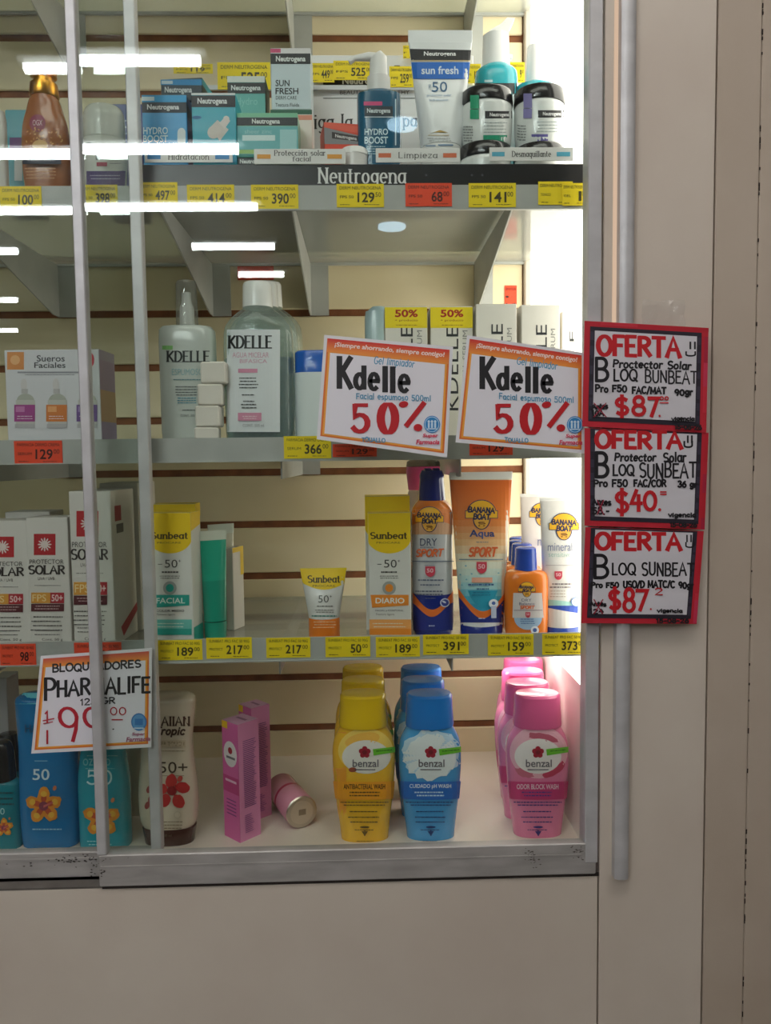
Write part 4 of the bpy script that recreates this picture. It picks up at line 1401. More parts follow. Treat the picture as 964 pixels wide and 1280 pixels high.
# ================================================================== lower shelf
def solar(x0, x1, yt, Y, label, dep=.045, rz=0.0, g='sun protector cartons', h=None):
    bx = Carton('sun_protector_carton', label, x0, x1, yt, Y, S3, dep, 'dcd6d0', g, rz, h=h)
    w_ = x1 - x0
    H_ = 803 - yt
    cv = bx.cv()
    X = lambda u: x0 + w_ * u
    V = lambda v: yt + H_ * v
    cv.rect(X(.2), V(.13), X(.72), V(.30), 'b8222a')
    cx, cy = X(.46), V(.215)
    for k in range(12):
        a = k * 30
        cv.ell(cx + 6.2 * math.cos(R(a)), cy + 6.2 * math.sin(R(a)), 2.6, 1.0, 'ead8d4', rot=a, n=8)
    cv.ell(cx, cy, 4.6, 4.6, 'ead8d4')
    cv.text('PROTECTOR', X(.1), V(.335), X(.92), V(.37), '4a4442'); cv.pen('SOLAR', X(.08), V(.385), X(.94), V(.45), '3a3230', w=2.6, wh=1.4, serif=1.2)
    cv.text('UVA / UVB', X(.3), V(.475), X(.7), V(.5), '6a6462'); cv.lines(X(.15), V(.54), X(.86), 1, 3, '8a8482', .9)
    cv.rect(X(.14), V(.60), X(.60), V(.685), 'dc9a3c'); cv.rect(X(.6), V(.60), X(.93), V(.685), 'b42a36'); cv.text('FPS', X(.17), V(.615), X(.5), V(.67), 'f2d8a0'); cv.text('50+', X(.63), V(.615), X(.9), V(.67), 'f0d0d0', .02)
    cv.rect(X(.14), V(.69), X(.93), V(.75), '5a2028'); cv.lines(X(.2), V(.705), X(.85), 2, 3.4, 'd0b0b0', 1)
    cv.lines(X(.12), V(.79), X(.92), 4, 5.5, '5a5452', 1.3); cv.lines(X(.2), V(.90), X(.85), 2, 5, '7a7472', 1.1); cv.text('Cont. 50 g', X(.4), V(.965), X(.9), V(.99), '4a4442')
    cv.done(bx.t, 'printed_front')
    c2 = bx.fr('top'); c2.quad([(0.02, 0.02), (.98, .02), (.98, .98), (.02, .98)], 'c9c4be'); c2.done(bx.t, 'carton_top_print')
    return bx


solar(-22, 33, 651, .02, 'white sun protector carton cut by the left edge of the picture')
solar(32, 84, 647, .02, 'second white sun protector carton from the left edge')
bx = solar(85, 138, 614, .010, 'tall white sun protector carton standing behind the left door bar', dep=.085, rz=R(-3))
c2 = bx.fr('right')
c2.quad([(.15, .1), (.42, .1), (.42, .2), (.15, .2)], 'a83038'); c2.quad([(.2, .22), (.5, .22), (.5, .28), (.2, .28)], '6a6462')
c2.quad([(.25, .9), (1, .79), (1, .85), (.35, .97)], 'b02a34')
c2.done(bx.t, 'printed_side')
solar(6, 62, 640, .085, 'white sun protector carton standing behind the two leftmost ones', dep=.05)
b_ = Carton('sun_protector_carton', 'grey sided carton standing behind the tall white sun protector carton', 124, 172, 604, .10, S3, .09, 'cfcabf', 'sun protector cartons')
c2 = b_.fr('right'); c2.quad([(.1, .1), (.3, .1), (.3, .5), (.1, .5)], 'a8a498'); c2.done(b_.t, 'printed_side')


def sunbeat(x0, x1, yt, Y, label, zs, acc, word, dep=.035, rz=0.0, full=True, cut=0, side=None, h=None):
    bx = Carton('sunscreen_carton', label, x0, x1, yt, Y, zs, dep, 'dedcd6', 'yellow topped sunscreen cartons', rz, h=h)
    w_ = x1 - x0; H_ = 795 - yt
    X = lambda u: x0 + w_ * u
    V = lambda v: yt + H_ * v
    cv = bx.cv()
    cv.rect(x0 - 2, yt - 3, x1 + 2, V(.20), 'f2cb10'); cv.ell(X(.5), V(.20), w_ * .52, H_ * .13, 'f2cb10', n=24, a0=0, a1=180)
    if full:
        cv.pen('Sunbeat', X(.06), V(.16), X(.92), V(.21), '3d3216', w=2.0, wh=1.0, serif=.9); cv.text('PROCARE', X(.2), V(.235), X(.76), V(.25), '5a4a1c')
        cv.text('50', X(.38), V(.38), X(.68), V(.445), '4a4a46'); cv.text('+', X(.70), V(.38), X(.76), V(.40), '4a4a46'); cv.rect(X(.22), V(.415), X(.32), V(.42), '4a4a46')
        cv.lines(X(.3), V(.475), X(.72), 1, 2, '44423e', 1.8); cv.lines(X(.25), V(.51), X(.75), 2, 2.6, '6f6d68', 1)
        cv.ell(X(.5), V(.61), 8.5, 8.5, 'a3a7a2'); cv.ell(X(.5), V(.61), 5, 5, acc)
        cv.quad([(X(.06), V(.665)), (X(.96), V(.665)), (X(.96), V(.75)), (X(.1), V(.77))], acc); cv.text(word, X(.18), V(.69), X(.86), V(.735), 'e8f0ea', .015)
        cv.text('FACIAL y CORPORAL' if acc[0] == 'f' else 'COLOR MEDIO', X(.18), V(.785), X(.84), V(.803), '44423e', .01); cv.text('Textura ligera', X(.18), V(.815), X(.62), V(.835), '55534e')
        cv.rect(x0 - 1, V(.875), x1 + 1, V(.99), acc); cv.rect(x0 - 1, V(.865), x1 + 1, V(.94), {'23a394': '6cc0b6', 'f0902c': 'f4a85c'}[acc]); cv.lines(X(.08), V(.895), X(.9), 2, 4, 'e8e8d8', .9)
    cv.done(bx.t, 'printed_front')
    c2 = bx.fr('top'); c2.quad([(0, 0), (1, 0), (1, 1), (0, 1)], 'ecc610'); c2.done(bx.t, 'carton_top_print')
    c2 = bx.fr('right'); c2.quad([(0, 0), (1, 0), (1, .10), (0, .14)], 'f2cb10'); c2.quad([(0, .87), (1, .87), (1, 1), (0, 1)], acc); c2.done(bx.t, 'printed_side')
    return bx


sunbeat(186, 239, 641, .012, 'white carton with teal facial band left of the green tubes', S3, '23a394', 'FACIAL', dep=.034, rz=R(-8))
sunbeat(191, 244, 630, .066, 'yellow topped carton behind the teal banded facial one', S3, '23a394', 'FACIAL', dep=.03, full=False)
sunbeat(460, 513, 641, .015, 'white and yellow carton with orange daily band beside the spray can', S3, 'f0902c', 'DIARIO', dep=.036)
sunbeat(456, 512, 620, .075, 'taller yellow topped carton behind the orange banded one', S3, 'f0902c', 'DIARIO', dep=.04, full=False)


def side_tube(cx, yt, Y, label, c1, c2c, hw, rz):
    it = Item('sunscreen_tube', label, 'tube', cx, 730, Y, S3, 'tubes seen edge on')
    rows = []
    for i in range(7):
        u = i / 6
        rows.append((775 + (yt + 12 - 775) * u, hw * (.85 + .15 * u), .8 * (1 - u) + .08 * u, 2.2, c1 if u > .42 else c2c))
    it.body('tube_body', rows, c1, GLOSS)
    it.body('crimped_end', [(yt + 12, hw * 1.02, .07, 3), (yt, hw * 1.05, .04, 4)], 'd8dccc', PLASTIC)
    it.body('tube_cap', [('base', hw * .8, .9, 2), (776, hw * .86, .9, 2)], c2c, GLOSS)
    it.t.rotation_euler.z = rz
    return it


side_tube(268, 663, .05, 'green sunscreen tube with grey crimped top beside the teal banded carton', '2aa98c', '24977e', 17, R(30))
side_tube(278, 655, .11, 'pale sunscreen tube rising behind the green tube', 'd6d2bc', 'cfc9b4', 17, R(35))
bx = Carton('sunscreen_carton', 'narrow white carton with yellow edge right of the green tubes', 281, 291, 685, .09, S3, .03, 'd9d4ca', 'yellow topped sunscreen cartons', rz=R(-20))
c2 = bx.fr('right'); c2.quad([(0, 0), (1, 0), (1, .06), (0, .06)], 'f0c810'); c2.quad([(.7, 0), (1, 0), (1, .35), (.7, .35)], 'f0c810'); c2.done(bx.t, 'printed_side')

it, b = tube_item('small_sunscreen_tube', 'small white tube with yellow top and orange foot standing alone', 405, 29, 710, 771, 19.5, 793, .04, S3, 'e0dedb', 'e87c22', crimp=3, crc='f0d020', group=None)
cv = it.canvas(b, 4)
cv.band(370, 440, lambda u: 712, lambda u: 724 + 13 * math.sin(PI * u), 'f2cb10')
cv.pen('Sunbeat', 385, 719.5, 425, 728, '3d3216', w=1.8, wh=.9, serif=.8); cv.text('PROCARE', 391, 731, 419, 733.5, '5a4a1c')
cv.text('50', 398, 744, 411, 753, '55554f'); cv.text('+', 412, 744, 415, 747, '55554f'); cv.lines(396, 757, 416, 1, 2, '55534e', 1.2); cv.lines(394, 762, 418, 2, 2.6, '77756f', .9); cv.lines(390, 769, 421, 1, 2, '2f7f74', 1.5)
cv.done(it.t)
cv = Canvas(curve_map(it.O, Body([(0, 19.5 * it.s, 17.5 * it.s, 2), (.1, 19.5 * it.s, 17.5 * it.s, 2)], 'ffffff')), 4)
cv.lines(390, 777, 420, 3, 3.4, 'f8d0a8', .9); cv.done(it.t, 'foot_print')


def bb_logo(cv, cx, cy, k=1.0, sl=0.0):
    """yellow sun disc with blue rim, two lines of blue-edged lettering and a sun face below"""
    y = lambda v: cy + v * k
    x = lambda u: cx + u * k
    cv.ell(cx, y(-1), 18.5 * k, 16.5 * k, '2a3560', a0=180, a1=360); cv.rect(x(-20.5), y(-4), x(20.5), y(6.0), '2a3560')
    cv.ell(cx, y(6), 11 * k, 14 * k, '2a3560', a0=0, a1=180)
    cv.ell(cx, y(-1), 17.4 * k, 15.4 * k, 'f6b820', a0=180, a1=360); cv.rect(x(-19.6), y(-3.2), x(19.6), y(5.2), 'f6b820')
    cv.ell(cx, y(5), 9.8 * k, 14 * k, 'eeb040', a0=0, a1=180)
    cv.pen('BANANA', x(-16.5), y(-8.5), x(16), y(-2.2), '1c2450', w=1.7 * k, sl=.05, it=.1)
    cv.pen('BOAT', x(-10), y(.2), x(10), y(6.6), '1c2450', w=1.8 * k, sl=.04, it=.1)
    cv.pen('S', x(-5), y(10.5), x(5), y(13), '7a4a18', w=.8 * k)
    cv.ell(x(-3), y(15), 1.3 * k, .7 * k, '7a4a18'); cv.ell(x(3), y(15), 1.3 * k, .7 * k, '7a4a18')


def shield(cv, cx, cy, k=1.0):
    cv.rect(cx - 5.5 * k, cy - 6 * k, cx + 5.5 * k, cy + .5 * k, 'd03a52'); cv.ell(cx, cy, 5.5 * k, 6.5 * k, 'd03a52', a0=0, a1=180)
    cv.text('50', cx - 3.8 * k, cy - 3.6 * k, cx + 3.6 * k, cy + 1.4 * k, 'f0c0c8', .02)


# spray can
it = Item('spray_can', 'orange, grey and blue sunscreen spray can with dark blue cap', 'spray can', 540.5, 690, .055, S3)
b = it.body('can_body', [('base', 24, 1, 2, '1d2f86'), (785, 25.5, 1, 2, '1d2f86'), (740, 25.5, 1, 2, 'c4c6ca'), (640, 25.5, 1, 2, 'e07a2c'), (634, 24, 1, 2, 'e07a2c'), (628, 20, 1, 2, 'e07a2c'), (624, 16, 1, 2, 'e07a2c')], 'c4c6ca', GLOSS)
it.body('blue_cap', [(625, 17, 1, 2), (622, 17, 1, 2), (600, 15, 1, 2), (594, 15.5, 1, 2), (588, 13, 1, 2), (587, 10, 1, 2)], '232c74', GLOSS)
m = MB(); zc_ = it.z(588); m.box(-.010, -.001, -.010, .006, zc_, zc_ + .003, H('232c74'), .001); m.box(.001, .010, -.010, .006, zc_, zc_ + .003, H('232c74'), .001); m.build('nozzle_notch', GLOSS, it.t)
cv = it.canvas(b)
cv.band(512, 569, lambda u: 636, lambda u: 658 - 8 * math.sin(PI * u), 'dd7f3a'); cv.band(512, 569, lambda u: 658 - 8 * math.sin(PI * u), lambda u: 668, 'd0a482')
def wave(cv, x0, x1, ytop, ylow, ybase, oc, bc):
    w = lambda u: ytop + (ylow - ytop) * math.sin(PI * min(max((u - .0) / .92, 0), 1)) ** 1.2 * (1 if u < .92 else 0)
    cv.band(x0, x1, lambda u: ytop + (ylow - ytop) * math.sin(PI * u) ** 1.1 - 2, lambda u: ybase, oc, n=26)
    cv.band(x0, x1, lambda u: ytop + 13 + (ylow - ytop - 6) * math.sin(PI * min(1, u * 1.02)) ** 1.6, lambda u: ybase, bc, n=26)
wave(cv, 514, 567, 740, 764, 788, 'e8742a', '1d2f86')
bb_logo(cv, 537, 648, .86)
cv.text('DRY', 526, 673, 546, 682, '3a4468'); cv.lines(526, 683.5, 545, 1, 2, '6a7088', .9); cv.pen('SPORT', 521, 687, 552, 695.5, 'e06a34', w=1.9, it=.2, sl=-.02)
cv.rect(513, 701, 568, 702, '54607c'); shield(cv, 538, 714, 1.05); cv.lines(531, 706, 544, 1, 2, '8a90a0', .8)
cv.lines(523, 724, 554, 1, 2, '55607c', 1.6); cv.lines(526, 730, 551, 1, 2, '55607c', 1.6); cv.lines(518, 738, 556, 2, 4, '4a5470', 1.5); cv.lines(532, 747, 545, 1, 2, '6a7088', .8)
cv.ell(555, 753, 5.5, 5.5, 'cfd4e4'); cv.ell(555, 753, 4.3, 4.3, '24368c'); cv.ell(554, 752, 2.5, 1.2, 'cfd4e4', 30); cv.lines(536, 781, 544, 1, 2, 'c0c8e8', 1.4)
cv.done(it.t)
# pink capped bottle lying over behind the can
it = Item('pink_capped_bottle', 'clear bottle with pink cap standing behind the spray can', 'bottle', 530, 690, .15, S3)
it.body('bottle_body', [('base', 21, .8, 2.4), (640, 22, .8, 2.4), (618, 20, .8, 2.3), (610, 17, .9, 2)], 'b9b3b0', CLEAR, k=2)
it.body('pink_cap', [(612, 19, .9, 2.2), (590, 21.5, .9, 2.2), (583, 21, .9, 2.2)], 'e0589c', GLOSS)
it.body('clear_top', [(583, 21.5, .9, 2.2), (577, 20.5, .9, 2.2), (573, 14, .9, 2.2), (572, 8, .9, 2)], 'a8a6a2', CLEAR)

# big orange tube
it, b = tube_item('sunscreen_tube', 'large orange and blue sunscreen tube with white crimped top', 601.5, 39.5, 590, 777, 27, 790, .045, S3, 'e9dcc4', '22338a', crimp=9)
def grad(cv, x0, x1, stops, n=1):
    for (y0, c0), (y1, c1) in zip(stops, stops[1:]):
        k = max(1, int((y1 - y0) / 7))
        for i in range(k):
            u = (i + .5) / k
            a, b_ = H(c0), H(c1)
            c = tuple(a[j] * (1 - u) + b_[j] * u for j in range(3)) + (1,)
            cv.off -= cv.dl * .98
            cv.rect(x0, y0 + (y1 - y0) * i / k, x1, y0 + (y1 - y0) * (i + 1) / k + .15, c)
    cv.off += cv.dl
cv = it.canvas(b)
grad(cv, 558, 646, [(600, 'e56c1e'), (650, 'e8802e'), (682, 'eec08a'), (702, 'e6e2cc'), (728, 'b8dcdc'), (745, '4fb4cc'), (764, '1f93b8')])
wave(cv, 568, 640, 730, 766, 778, 'ea7426', '1d2f86')
cv.band(585, 622, lambda u: 738, lambda u: 738 + 22 * math.sin(PI * u) ** .8, '239ab8', n=12)
bb_logo(cv, 602, 642, 1.0)
cv.text('Aqua', 587, 662, 618, 673.5, '2f4a8c', .02); cv.lines(594, 677, 611, 1, 2, '7a808c', 1); cv.pen('SPORT', 586, 684.5, 619, 695, 'e0642c', w=2.3, it=.2)
cv.rect(575, 698.5, 628, 699.5, '5a86a0'); shield(cv, 602, 709, 1.15); cv.rect(590, 721.5, 615, 728, 'e8a890'); cv.lines(585, 729.5, 620, 1, 2, '2f5a8c', 2); cv.lines(595, 735, 612, 1, 2, '2f5a8c', 1.6); cv.lines(590, 740, 614, 2, 3, '1c6a8c', .9)
for x, y in ((583, 707), (577, 718), (584, 724), (579, 731), (590, 717), (622, 716)):
    cv.ell(x, y, 1.2, 1, '7cb8c8', n=8)
cv.ell(616, 754, 5.5, 5.5, 'e8ecf4'); cv.ell(616, 753.5, 2.2, 2.2, '4a68b0'); cv.rect(613, 757, 619, 772, 'b9c2dc'); cv.lines(598, 772, 606, 1, 2, 'c0c8e8', 1)
cv.done(it.t)
cvb = Canvas(curve_map(it.O, Body([(0, 27 * it.s, 24.3 * it.s, 2), (.2, 27 * it.s, 24.3 * it.s, 2)], 'ffffff')), 4)
cvb.band(572, 632, lambda u: 775 + 4 * math.sin(PI * u), lambda u: 780 + 4 * math.sin(PI * u), 'e6e6ea', n=14); cvb.done(it.t, 'white_ring')

# small orange bottles in a row
sm = None
for i, (cx, Y, tx) in enumerate(((657.5, .035, 'foremost of the row of four'), (652.5, .080, 'second of the row of four'), (648.5, .120, 'third of the row of four'), (648, .165, 'rearmost of the row of four'))):
    it = Item('small_sunscreen_bottle', 'small orange sunscreen bottle with blue cap, ' + tx, 'bottle', cx, 740, Y, S3, 'small orange sunscreen bottles')
    if i == 0:
        sm = it
        b = it.body('bottle_body', [('base', 25, .62, 3), (788, 27, .62, 3), (745, 27.5, .62, 3), (722, 27, .62, 3), (714, 23, .65, 2.8), (711, 13, .9, 2)], 'ee8028', GLOSS, k=2)
        it.body('blue_cap', [(712, 14.2, 1, 2), (690, 13.2, 1, 2), (685, 12.8, 1, 2), (683.5, 10, 1, 2)], '2c4fb4', GLOSS)
        cv = it.canvas(b, 4)
        bb_logo(cv, 658.5, 737, .50)
        cv.quad([(642, 741), (677, 741), (679, 772), (641, 772)], 'dcd4d4'); cv.ell(660, 772, 17, 15, 'a8c4e0', a0=0, a1=180)
        bb_logo(cv, 658.5, 736, .52)
        cv.text('DRY', 652, 748, 664, 751.5, '4a5478'); cv.text('Balance', 649, 752.5, 668, 756, '4a5478'); cv.pen('SPORT', 650, 757, 667, 760.5, 'e06a34', w=1.0, it=.2)
        cv.rect(643, 762, 677, 762.7, '7a6470'); shield(cv, 659.5, 768, .55); cv.lines(650, 773, 668, 3, 2.6, '3f6aa0', .9); cv.ell(668, 787, 5, 5, 'e8ecf4'); cv.ell(668, 787, 2.5, 2.5, '4a68b0')
        cv.done(it.t)
    else:
        for ch in sm.t.children:
            c = ch.copy(); col.objects.link(c); c.parent = it.t

# mineral tubes
it, b = tube_item('sunscreen_tube', 'white mineral sunscreen tube nearest the lit side wall', 702, 27.5, 622, 781, 22.5, 790, .04, S3, 'ece8e4', '2444a0', crimp=4)
cv = it.canvas(b)
cv.band(672, 732, lambda u: 748 + 6 * u, lambda u: 762 - 6 * u, 'a8d4cc', n=12); cv.band(672, 732, lambda u: 757, lambda u: 772 + 3 * u, '2a4cb0', n=12)
cv.band(672, 732, lambda u: 756 + 12 * u ** .8, lambda u: 783, 'e8e0dc', n=12); pass
bb_logo(cv, 705, 657, .92, .1); cv.text('mineral', 685, 678, 715, 688.5, '70789c'); cv.text('sensitive', 686, 690, 713, 696, 'a8c4bc'); cv.rect(683, 706, 722, 706.8, 'b8b0b0'); shield(cv, 698, 719, .85)
cv.lines(688, 729, 715, 2, 4, '6a5a60', 1.5); cv.lines(688, 738, 708, 3, 3.5, 'b0a090', .9); cv.ell(719, 752, 6, 6, '5a80b8'); cv.ell(719, 752, 4.9, 4.9, 'eef0f4'); cv.lines(716, 751, 722, 1, 2, '5a80b8', 1.2)
cv.done(it.t)
it, b = tube_item('sunscreen_tube', 'white mineral sunscreen tube partly hidden behind the rightmost one', 674, 24, 617, 778, 19, 788, .10, S3, 'e8e0dc', '2444a0', crimp=4)
cv = it.canvas(b); bb_logo(cv, 678, 642, .8); cv.text('m', 672, 674, 680, 682, '70789c'); cv.done(it.t)

# ================================================================== bottom of the case
def benzal(cx, Y, label, group, base, cap, band, disc, halo, src=None, lab=None):
    if src:
        x, _ = P(cx, 960, Y)
        return dup(src.t, (x, Y, ZF), label)
    it = Item('intimate_wash_bottle', label, 'bottle', cx, 960, Y, ZF, group)
    b = it.body('bottle_body', [('base', 27.5, .6, 2.5), (1050, 29.5, .6, 2.5), (1025, 32.5, .6, 2.5), (990, 37, .58, 2.5), (960, 39.5, .58, 2.5), (938, 40, .58, 2.4), (922, 37.5, .6, 2.4), (912, 32.5, .65, 2.3), (906, 29.5, .7, 2.2), (900, 28.5, .7, 2.2)], base, GLOSS, k=3)
    it.body('flip_cap', [(905, 30.5, .75, 2.3), (903, 31, .75, 2.3), (880, 29.5, .75, 2.3), (868, 29, .75, 2.3), (865.5, 27, .72, 2.3), (864.5, 20, .6, 2.2)], cap, GLOSS)
    return it, b


def benzal_print(it, b, cx, kind):
    cv = it.canvas(b)
    y0 = 0
    c = {'y': ('f5a41e', '6a4a10', '6a5418'), 'b': ('1f6cc8', 'c4e0f4', '1c3f7c'), 'p': ('d03c78', 'f0b8cc', '3a2f7c')}[kind]
    if kind == 'y':
        cv.band(cx - 42, cx - 22, lambda u: 915, lambda u: 1056, 'f0a028', n=5)
        cv.ell(cx + 2, 938, 34, 28, 'f6d060'); cv.ell(cx - 2, 925, 22, 9, 'f2b848', -12); cv.ell(cx + 3, 946, 30, 21, 'e9e4dc'); cv.ell(cx - 14, 962, 5, 3, 'a04a30')
    elif kind == 'b':
        cv.ell(cx + 2, 943, 36, 31, 'bdd9ec', jit=.10, n=34); cv.ell(cx, 946, 33, 28, 'e6ecee', jit=.09, n=34); cv.ell(cx - 8, 915, 3, 2, 'd8e6ee', 40)
    else:
        cv.ell(cx + 2, 940, 36, 33, 'f0b4c4'); cv.ell(cx + 20, 962, 16, 7, 'c84060', -35, jit=.1); cv.ell(cx - 16, 966, 12, 5, 'cc6a80', 20, jit=.15); cv.ell(cx + 8, 922, 20, 5, 'c25a72', 12, jit=.12); cv.ell(cx + 1, 945, 29, 22, 'f0e8e6')
    for k in range(5):
        a = R(90 + 72 * k)
        cv.ell(cx + 1 + 4.3 * math.cos(a), 940 - 4.3 * math.sin(a), 3.4, 3.4, 'a51e34', n=10)
    cv.ell(cx + 1, 940, 3, 3, '7c1426', n=10)
    cv.text('benzal', cx - 14, 949, cx + 18, 958.5, '6f6a70', .012); cv.rect(cx - 12, 961, cx + 14, 962.2, '5a5660')
    cv.quad([(cx + 11, 936), (cx + 38, 933), (cx + 38, 940), (cx + 12, 944)], '6cc02e'); cv.lines(cx + 14, 938, cx + 36, 1, 2, '2f6a18', 1.2, sl=-.08)
    cv.band(cx - 37.2, cx + 38.2, lambda u: 976 + 1.0 * math.sin(PI * u), lambda u: 998 + 1.2 * math.sin(PI * u), c[0], n=14)
    words = {'y': ('ANTIBACTERIAL WASH', '4a3008'), 'b': ('CUIDADO pH WASH', 'e8f2fa'), 'p': ('ODOR BLOCK WASH', 'f2d4e0')}[kind]
    cv.text(words[0], cx - 25, 979.5, cx + 26, 986, words[1], .02); cv.lines(cx - 20, 989, cx + 20, 2, 4, c[1] if kind != 'p' else '5a3f8c', 1.7)
    for y, a in ((1001.5, 30), (1005, 26), (1013, 18), (1020, 20), (1026, 18)):
        cv.lines(cx - a, y, cx + a, 1, 2, c[2], 1.4, rag=.1)
    cv.ell(cx + 1, 1033, 6, 1.4, c[2]); cv.lines(cx - 12, 1036, cx + 14, 1, 2, c[2], 1); cv.rect(cx + .3, 1036, cx + 1.8, 1044, c[2]); cv.quad([(cx - 3, 1038), (cx + 5, 1038), (cx + 1.8, 1043), (cx + .3, 1043)], c[2]); cv.lines(cx - 10, 1050, cx + 12, 1, 2, c[2], .9)
    cv.done(it.t)


for kind, cx, base, cap, nm, more in (('y', 455, 'f2bb30', 'f0c516', 'yellow', ((455.5, .118), (455.5, .185))), ('b', 537.5, '4ba0dc', '1f7fd8', 'blue', ((529.5, .118), (527.5, .185))), ('p', 671.5, 'ec86ac', 'e8629a', 'pink', ((659, .105), (653.5, .165), (654.0, .235)))):
    it, b = benzal(cx, .052, 'foremost %s wash bottle with oval white emblem' % nm, '%s wash bottles' % nm, base, cap, 0, 0, 0)
    benzal_print(it, b, cx, kind)
    nms = ['second %s wash bottle in its row', 'third %s wash bottle in its row', 'rearmost %s wash bottle in its row of four']
    for i, (c2x, Y) in enumerate(more):
        benzal(c2x, Y, nms[i] % nm, '', 0, 0, 0, 0, 0, src=it)

# white and brown hibiscus bottle
it = Item('sun_lotion_bottle', 'cream coloured lotion bottle with red hibiscus and brown foot beside the door bar', 'bottle', 210, 960, .055, ZF)
b = it.body('bottle_body', [((.022,), 32, .6, 2.5), (1020, 36, .6, 2.5), (990, 37.5, .6, 2.5), (955, 34, .6, 2.5), (925, 32, .6, 2.5), (900, 35, .6, 2.5), (880, 37, .6, 2.6), (871, 36, .6, 2.6), (867, 29, .5, 2.6)], 'e6d6c0', GLOSS, k=3)
it.body('brown_foot_cap', [('base', 31, .6, 2.5), ((.021,), 34, .6, 2.5), ((.0225,), 33, .6, 2.5)], '4a2820', GLOSS)
cv = it.canvas(b)
cv.pen('HAWAIIAN', 178, 896, 237, 907, '4a3020', w=2.4, wh=1.3, serif=1.0); cv.pen('Tropic', 193, 909, 230, 918, '4a3020', w=2.2, it=.25)
cv.rect(190, 925, 232, 934, 'd6c2a6'); cv.text('SHEER TOUCH', 192, 927, 230, 932, '7a6448'); cv.lines(196, 938, 232, 1, 2, 'a08c70', 1)
cv.text('50+', 199, 952, 234, 966, '4e3c2c'); cv.rect(196, 969, 230, 969.8, 'a08c70')
for k, (dx, dy, ro) in enumerate(((-1, -12, 95), (13, -4, 15), (8, 13, 60), (-9, 12, 120), (-14, -2, 170))):
    cv.ell(215 + dx, 988 + dy, 9, 7, 'c22a2a' if k % 2 else 'cc3430', ro, n=14, jit=.08)
cv.ell(215, 988, 6, 6, '9a1a20'); cv.ell(225, 973, 3, 4, 'cc4a40', 30)
for dx, dy in ((-28, -4), (-26, 8), (-30, 16)):
    cv.ell(215 + dx, 990 + dy, 3, 5, 'b44a48', 20)
cv.ell(222, 1018, 4.5, 4.5, 'cfbfa6'); cv.ell(222, 1018, 3.6, 3.6, 'e6d6c0'); cv.lines(200, 1026, 228, 3, 4, '8a7660', 1.1); cv.text('240 ml', 203, 1042, 215, 1045.5, '6a563e')
cv.done(it.t)


def hib(cv, cx, cy, k=1.0):
    for i, a in enumerate((90, 20, -50, -125, 160)):
        x, y = cx + 13 * k * math.cos(R(a)), cy - 13 * k * math.sin(R(a))
        cv.ell(x, y, 10.5 * k, 8 * k, 'e89028', -a, n=14, jit=.12)
        cv.ell(cx + 9 * k * math.cos(R(a)), cy - 9 * k * math.sin(R(a)), 7 * k, 3.6 * k, 'c8502c', -a, n=12)
        cv.ell(cx + 15 * k * math.cos(R(a)), cy - 15 * k * math.sin(R(a)), 3.8 * k, 4.2 * k, 'f0b840', -a, n=10)
    cv.ell(cx, cy, 6 * k, 6 * k, '8c3a52', n=12); cv.quad([(cx, cy - 1), (cx + 12 * k, cy - 6 * k), (cx + 12 * k, cy - 4 * k), (cx, cy + 2)], 'd86a6a')
    cv.ell(cx + 14 * k, cy - 23 * k, 2.4 * k, 3.4 * k, 'd07a50', 20, n=8)


it = Item('sun_lotion_bottle', 'large blue lotion bottle with orange hibiscus at the lower left', 'bottle', 62, 960, .055, ZF)
b = it.body('bottle_body', [('base', 30, .55, 2.7), (1052, 35, .56, 2.7), (1020, 37.5, .57, 2.6), (980, 37, .57, 2.6), (930, 36, .57, 2.6), (890, 37.5, .57, 2.6), (874, 37.5, .57, 2.7), (868, 34, .55, 2.7), (866, 27, .5, 2.7)], '1878b4', GLOSS, k=3)
cv = it.canvas(b)
cv.rect(20, 866, 110, 880, '63c4d4'); cv.text('50', 41, 961, 62, 975, 'd8ecf4', .01); hib(cv, 55, 1007, .98); cv.text('HAWAIIAN', 32, 905, 90, 915, '125684', .02); cv.lines(40, 1035, 78, 1, 2, '9cd4ec', 1.6); cv.rect(44, 950, 60, 951, '7cc0dc')
cv.done(it.t)
it = Item('sun_lotion_bottle', 'blue lotion bottle standing behind the large blue one', 'bottle', 70, 940, .125, ZF)
it.body('bottle_body', [('base', 28, .55, 2.6), (880, 30, .55, 2.6), (868, 26, .55, 2.6), (862, 12, .6, 2.2)], '14649c', GLOSS, k=2)
it = Item('sun_spray_bottle', 'teal sunscreen bottle with orange hibiscus behind the left door bar', 'bottle', 131, 990, .05, ZF)
b = it.body('bottle_body', [('base', 31, .8, 2.3), (1050, 32, .8, 2.3), (980, 32, .8, 2.3), (950, 29, .8, 2.3), (925, 25, .8, 2.2), (912, 20, .9, 2)], '1fa0b4', GLOSS, k=3)
it.body('teal_cap', [(913, 20, .9, 2), (880, 19, .9, 2), (876, 15, .9, 2)], '178c9c', GLOSS)
cv = it.canvas(b)
cv.text('ozono', 104, 948, 138, 957, '7ccad4'); cv.pen('50', 109, 963, 140, 980, 'd0eef2', w=2.2); cv.lines(106, 944, 150, 1, 2, '7ccad4', 1); cv.lines(106, 960, 146, 1, 2, '7ccad4', 1)
hib(cv, 127, 1022, .98); cv.lines(110, 1050, 140, 2, 4, '8cd8e4', 1.5); cv.done(it.t)
it = Item('small_lotion_bottle', 'dark capped teal bottle at the lower left edge of the picture', 'bottle', 3, 1010, .05, ZF)
b = it.body('bottle_body', [('base', 22, .6, 2.6), (1050, 24, .6, 2.6), (990, 24, .6, 2.6), (976, 22, .6, 2.6), (972, 14, .8, 2.2)], '17808e', GLOSS, k=2)
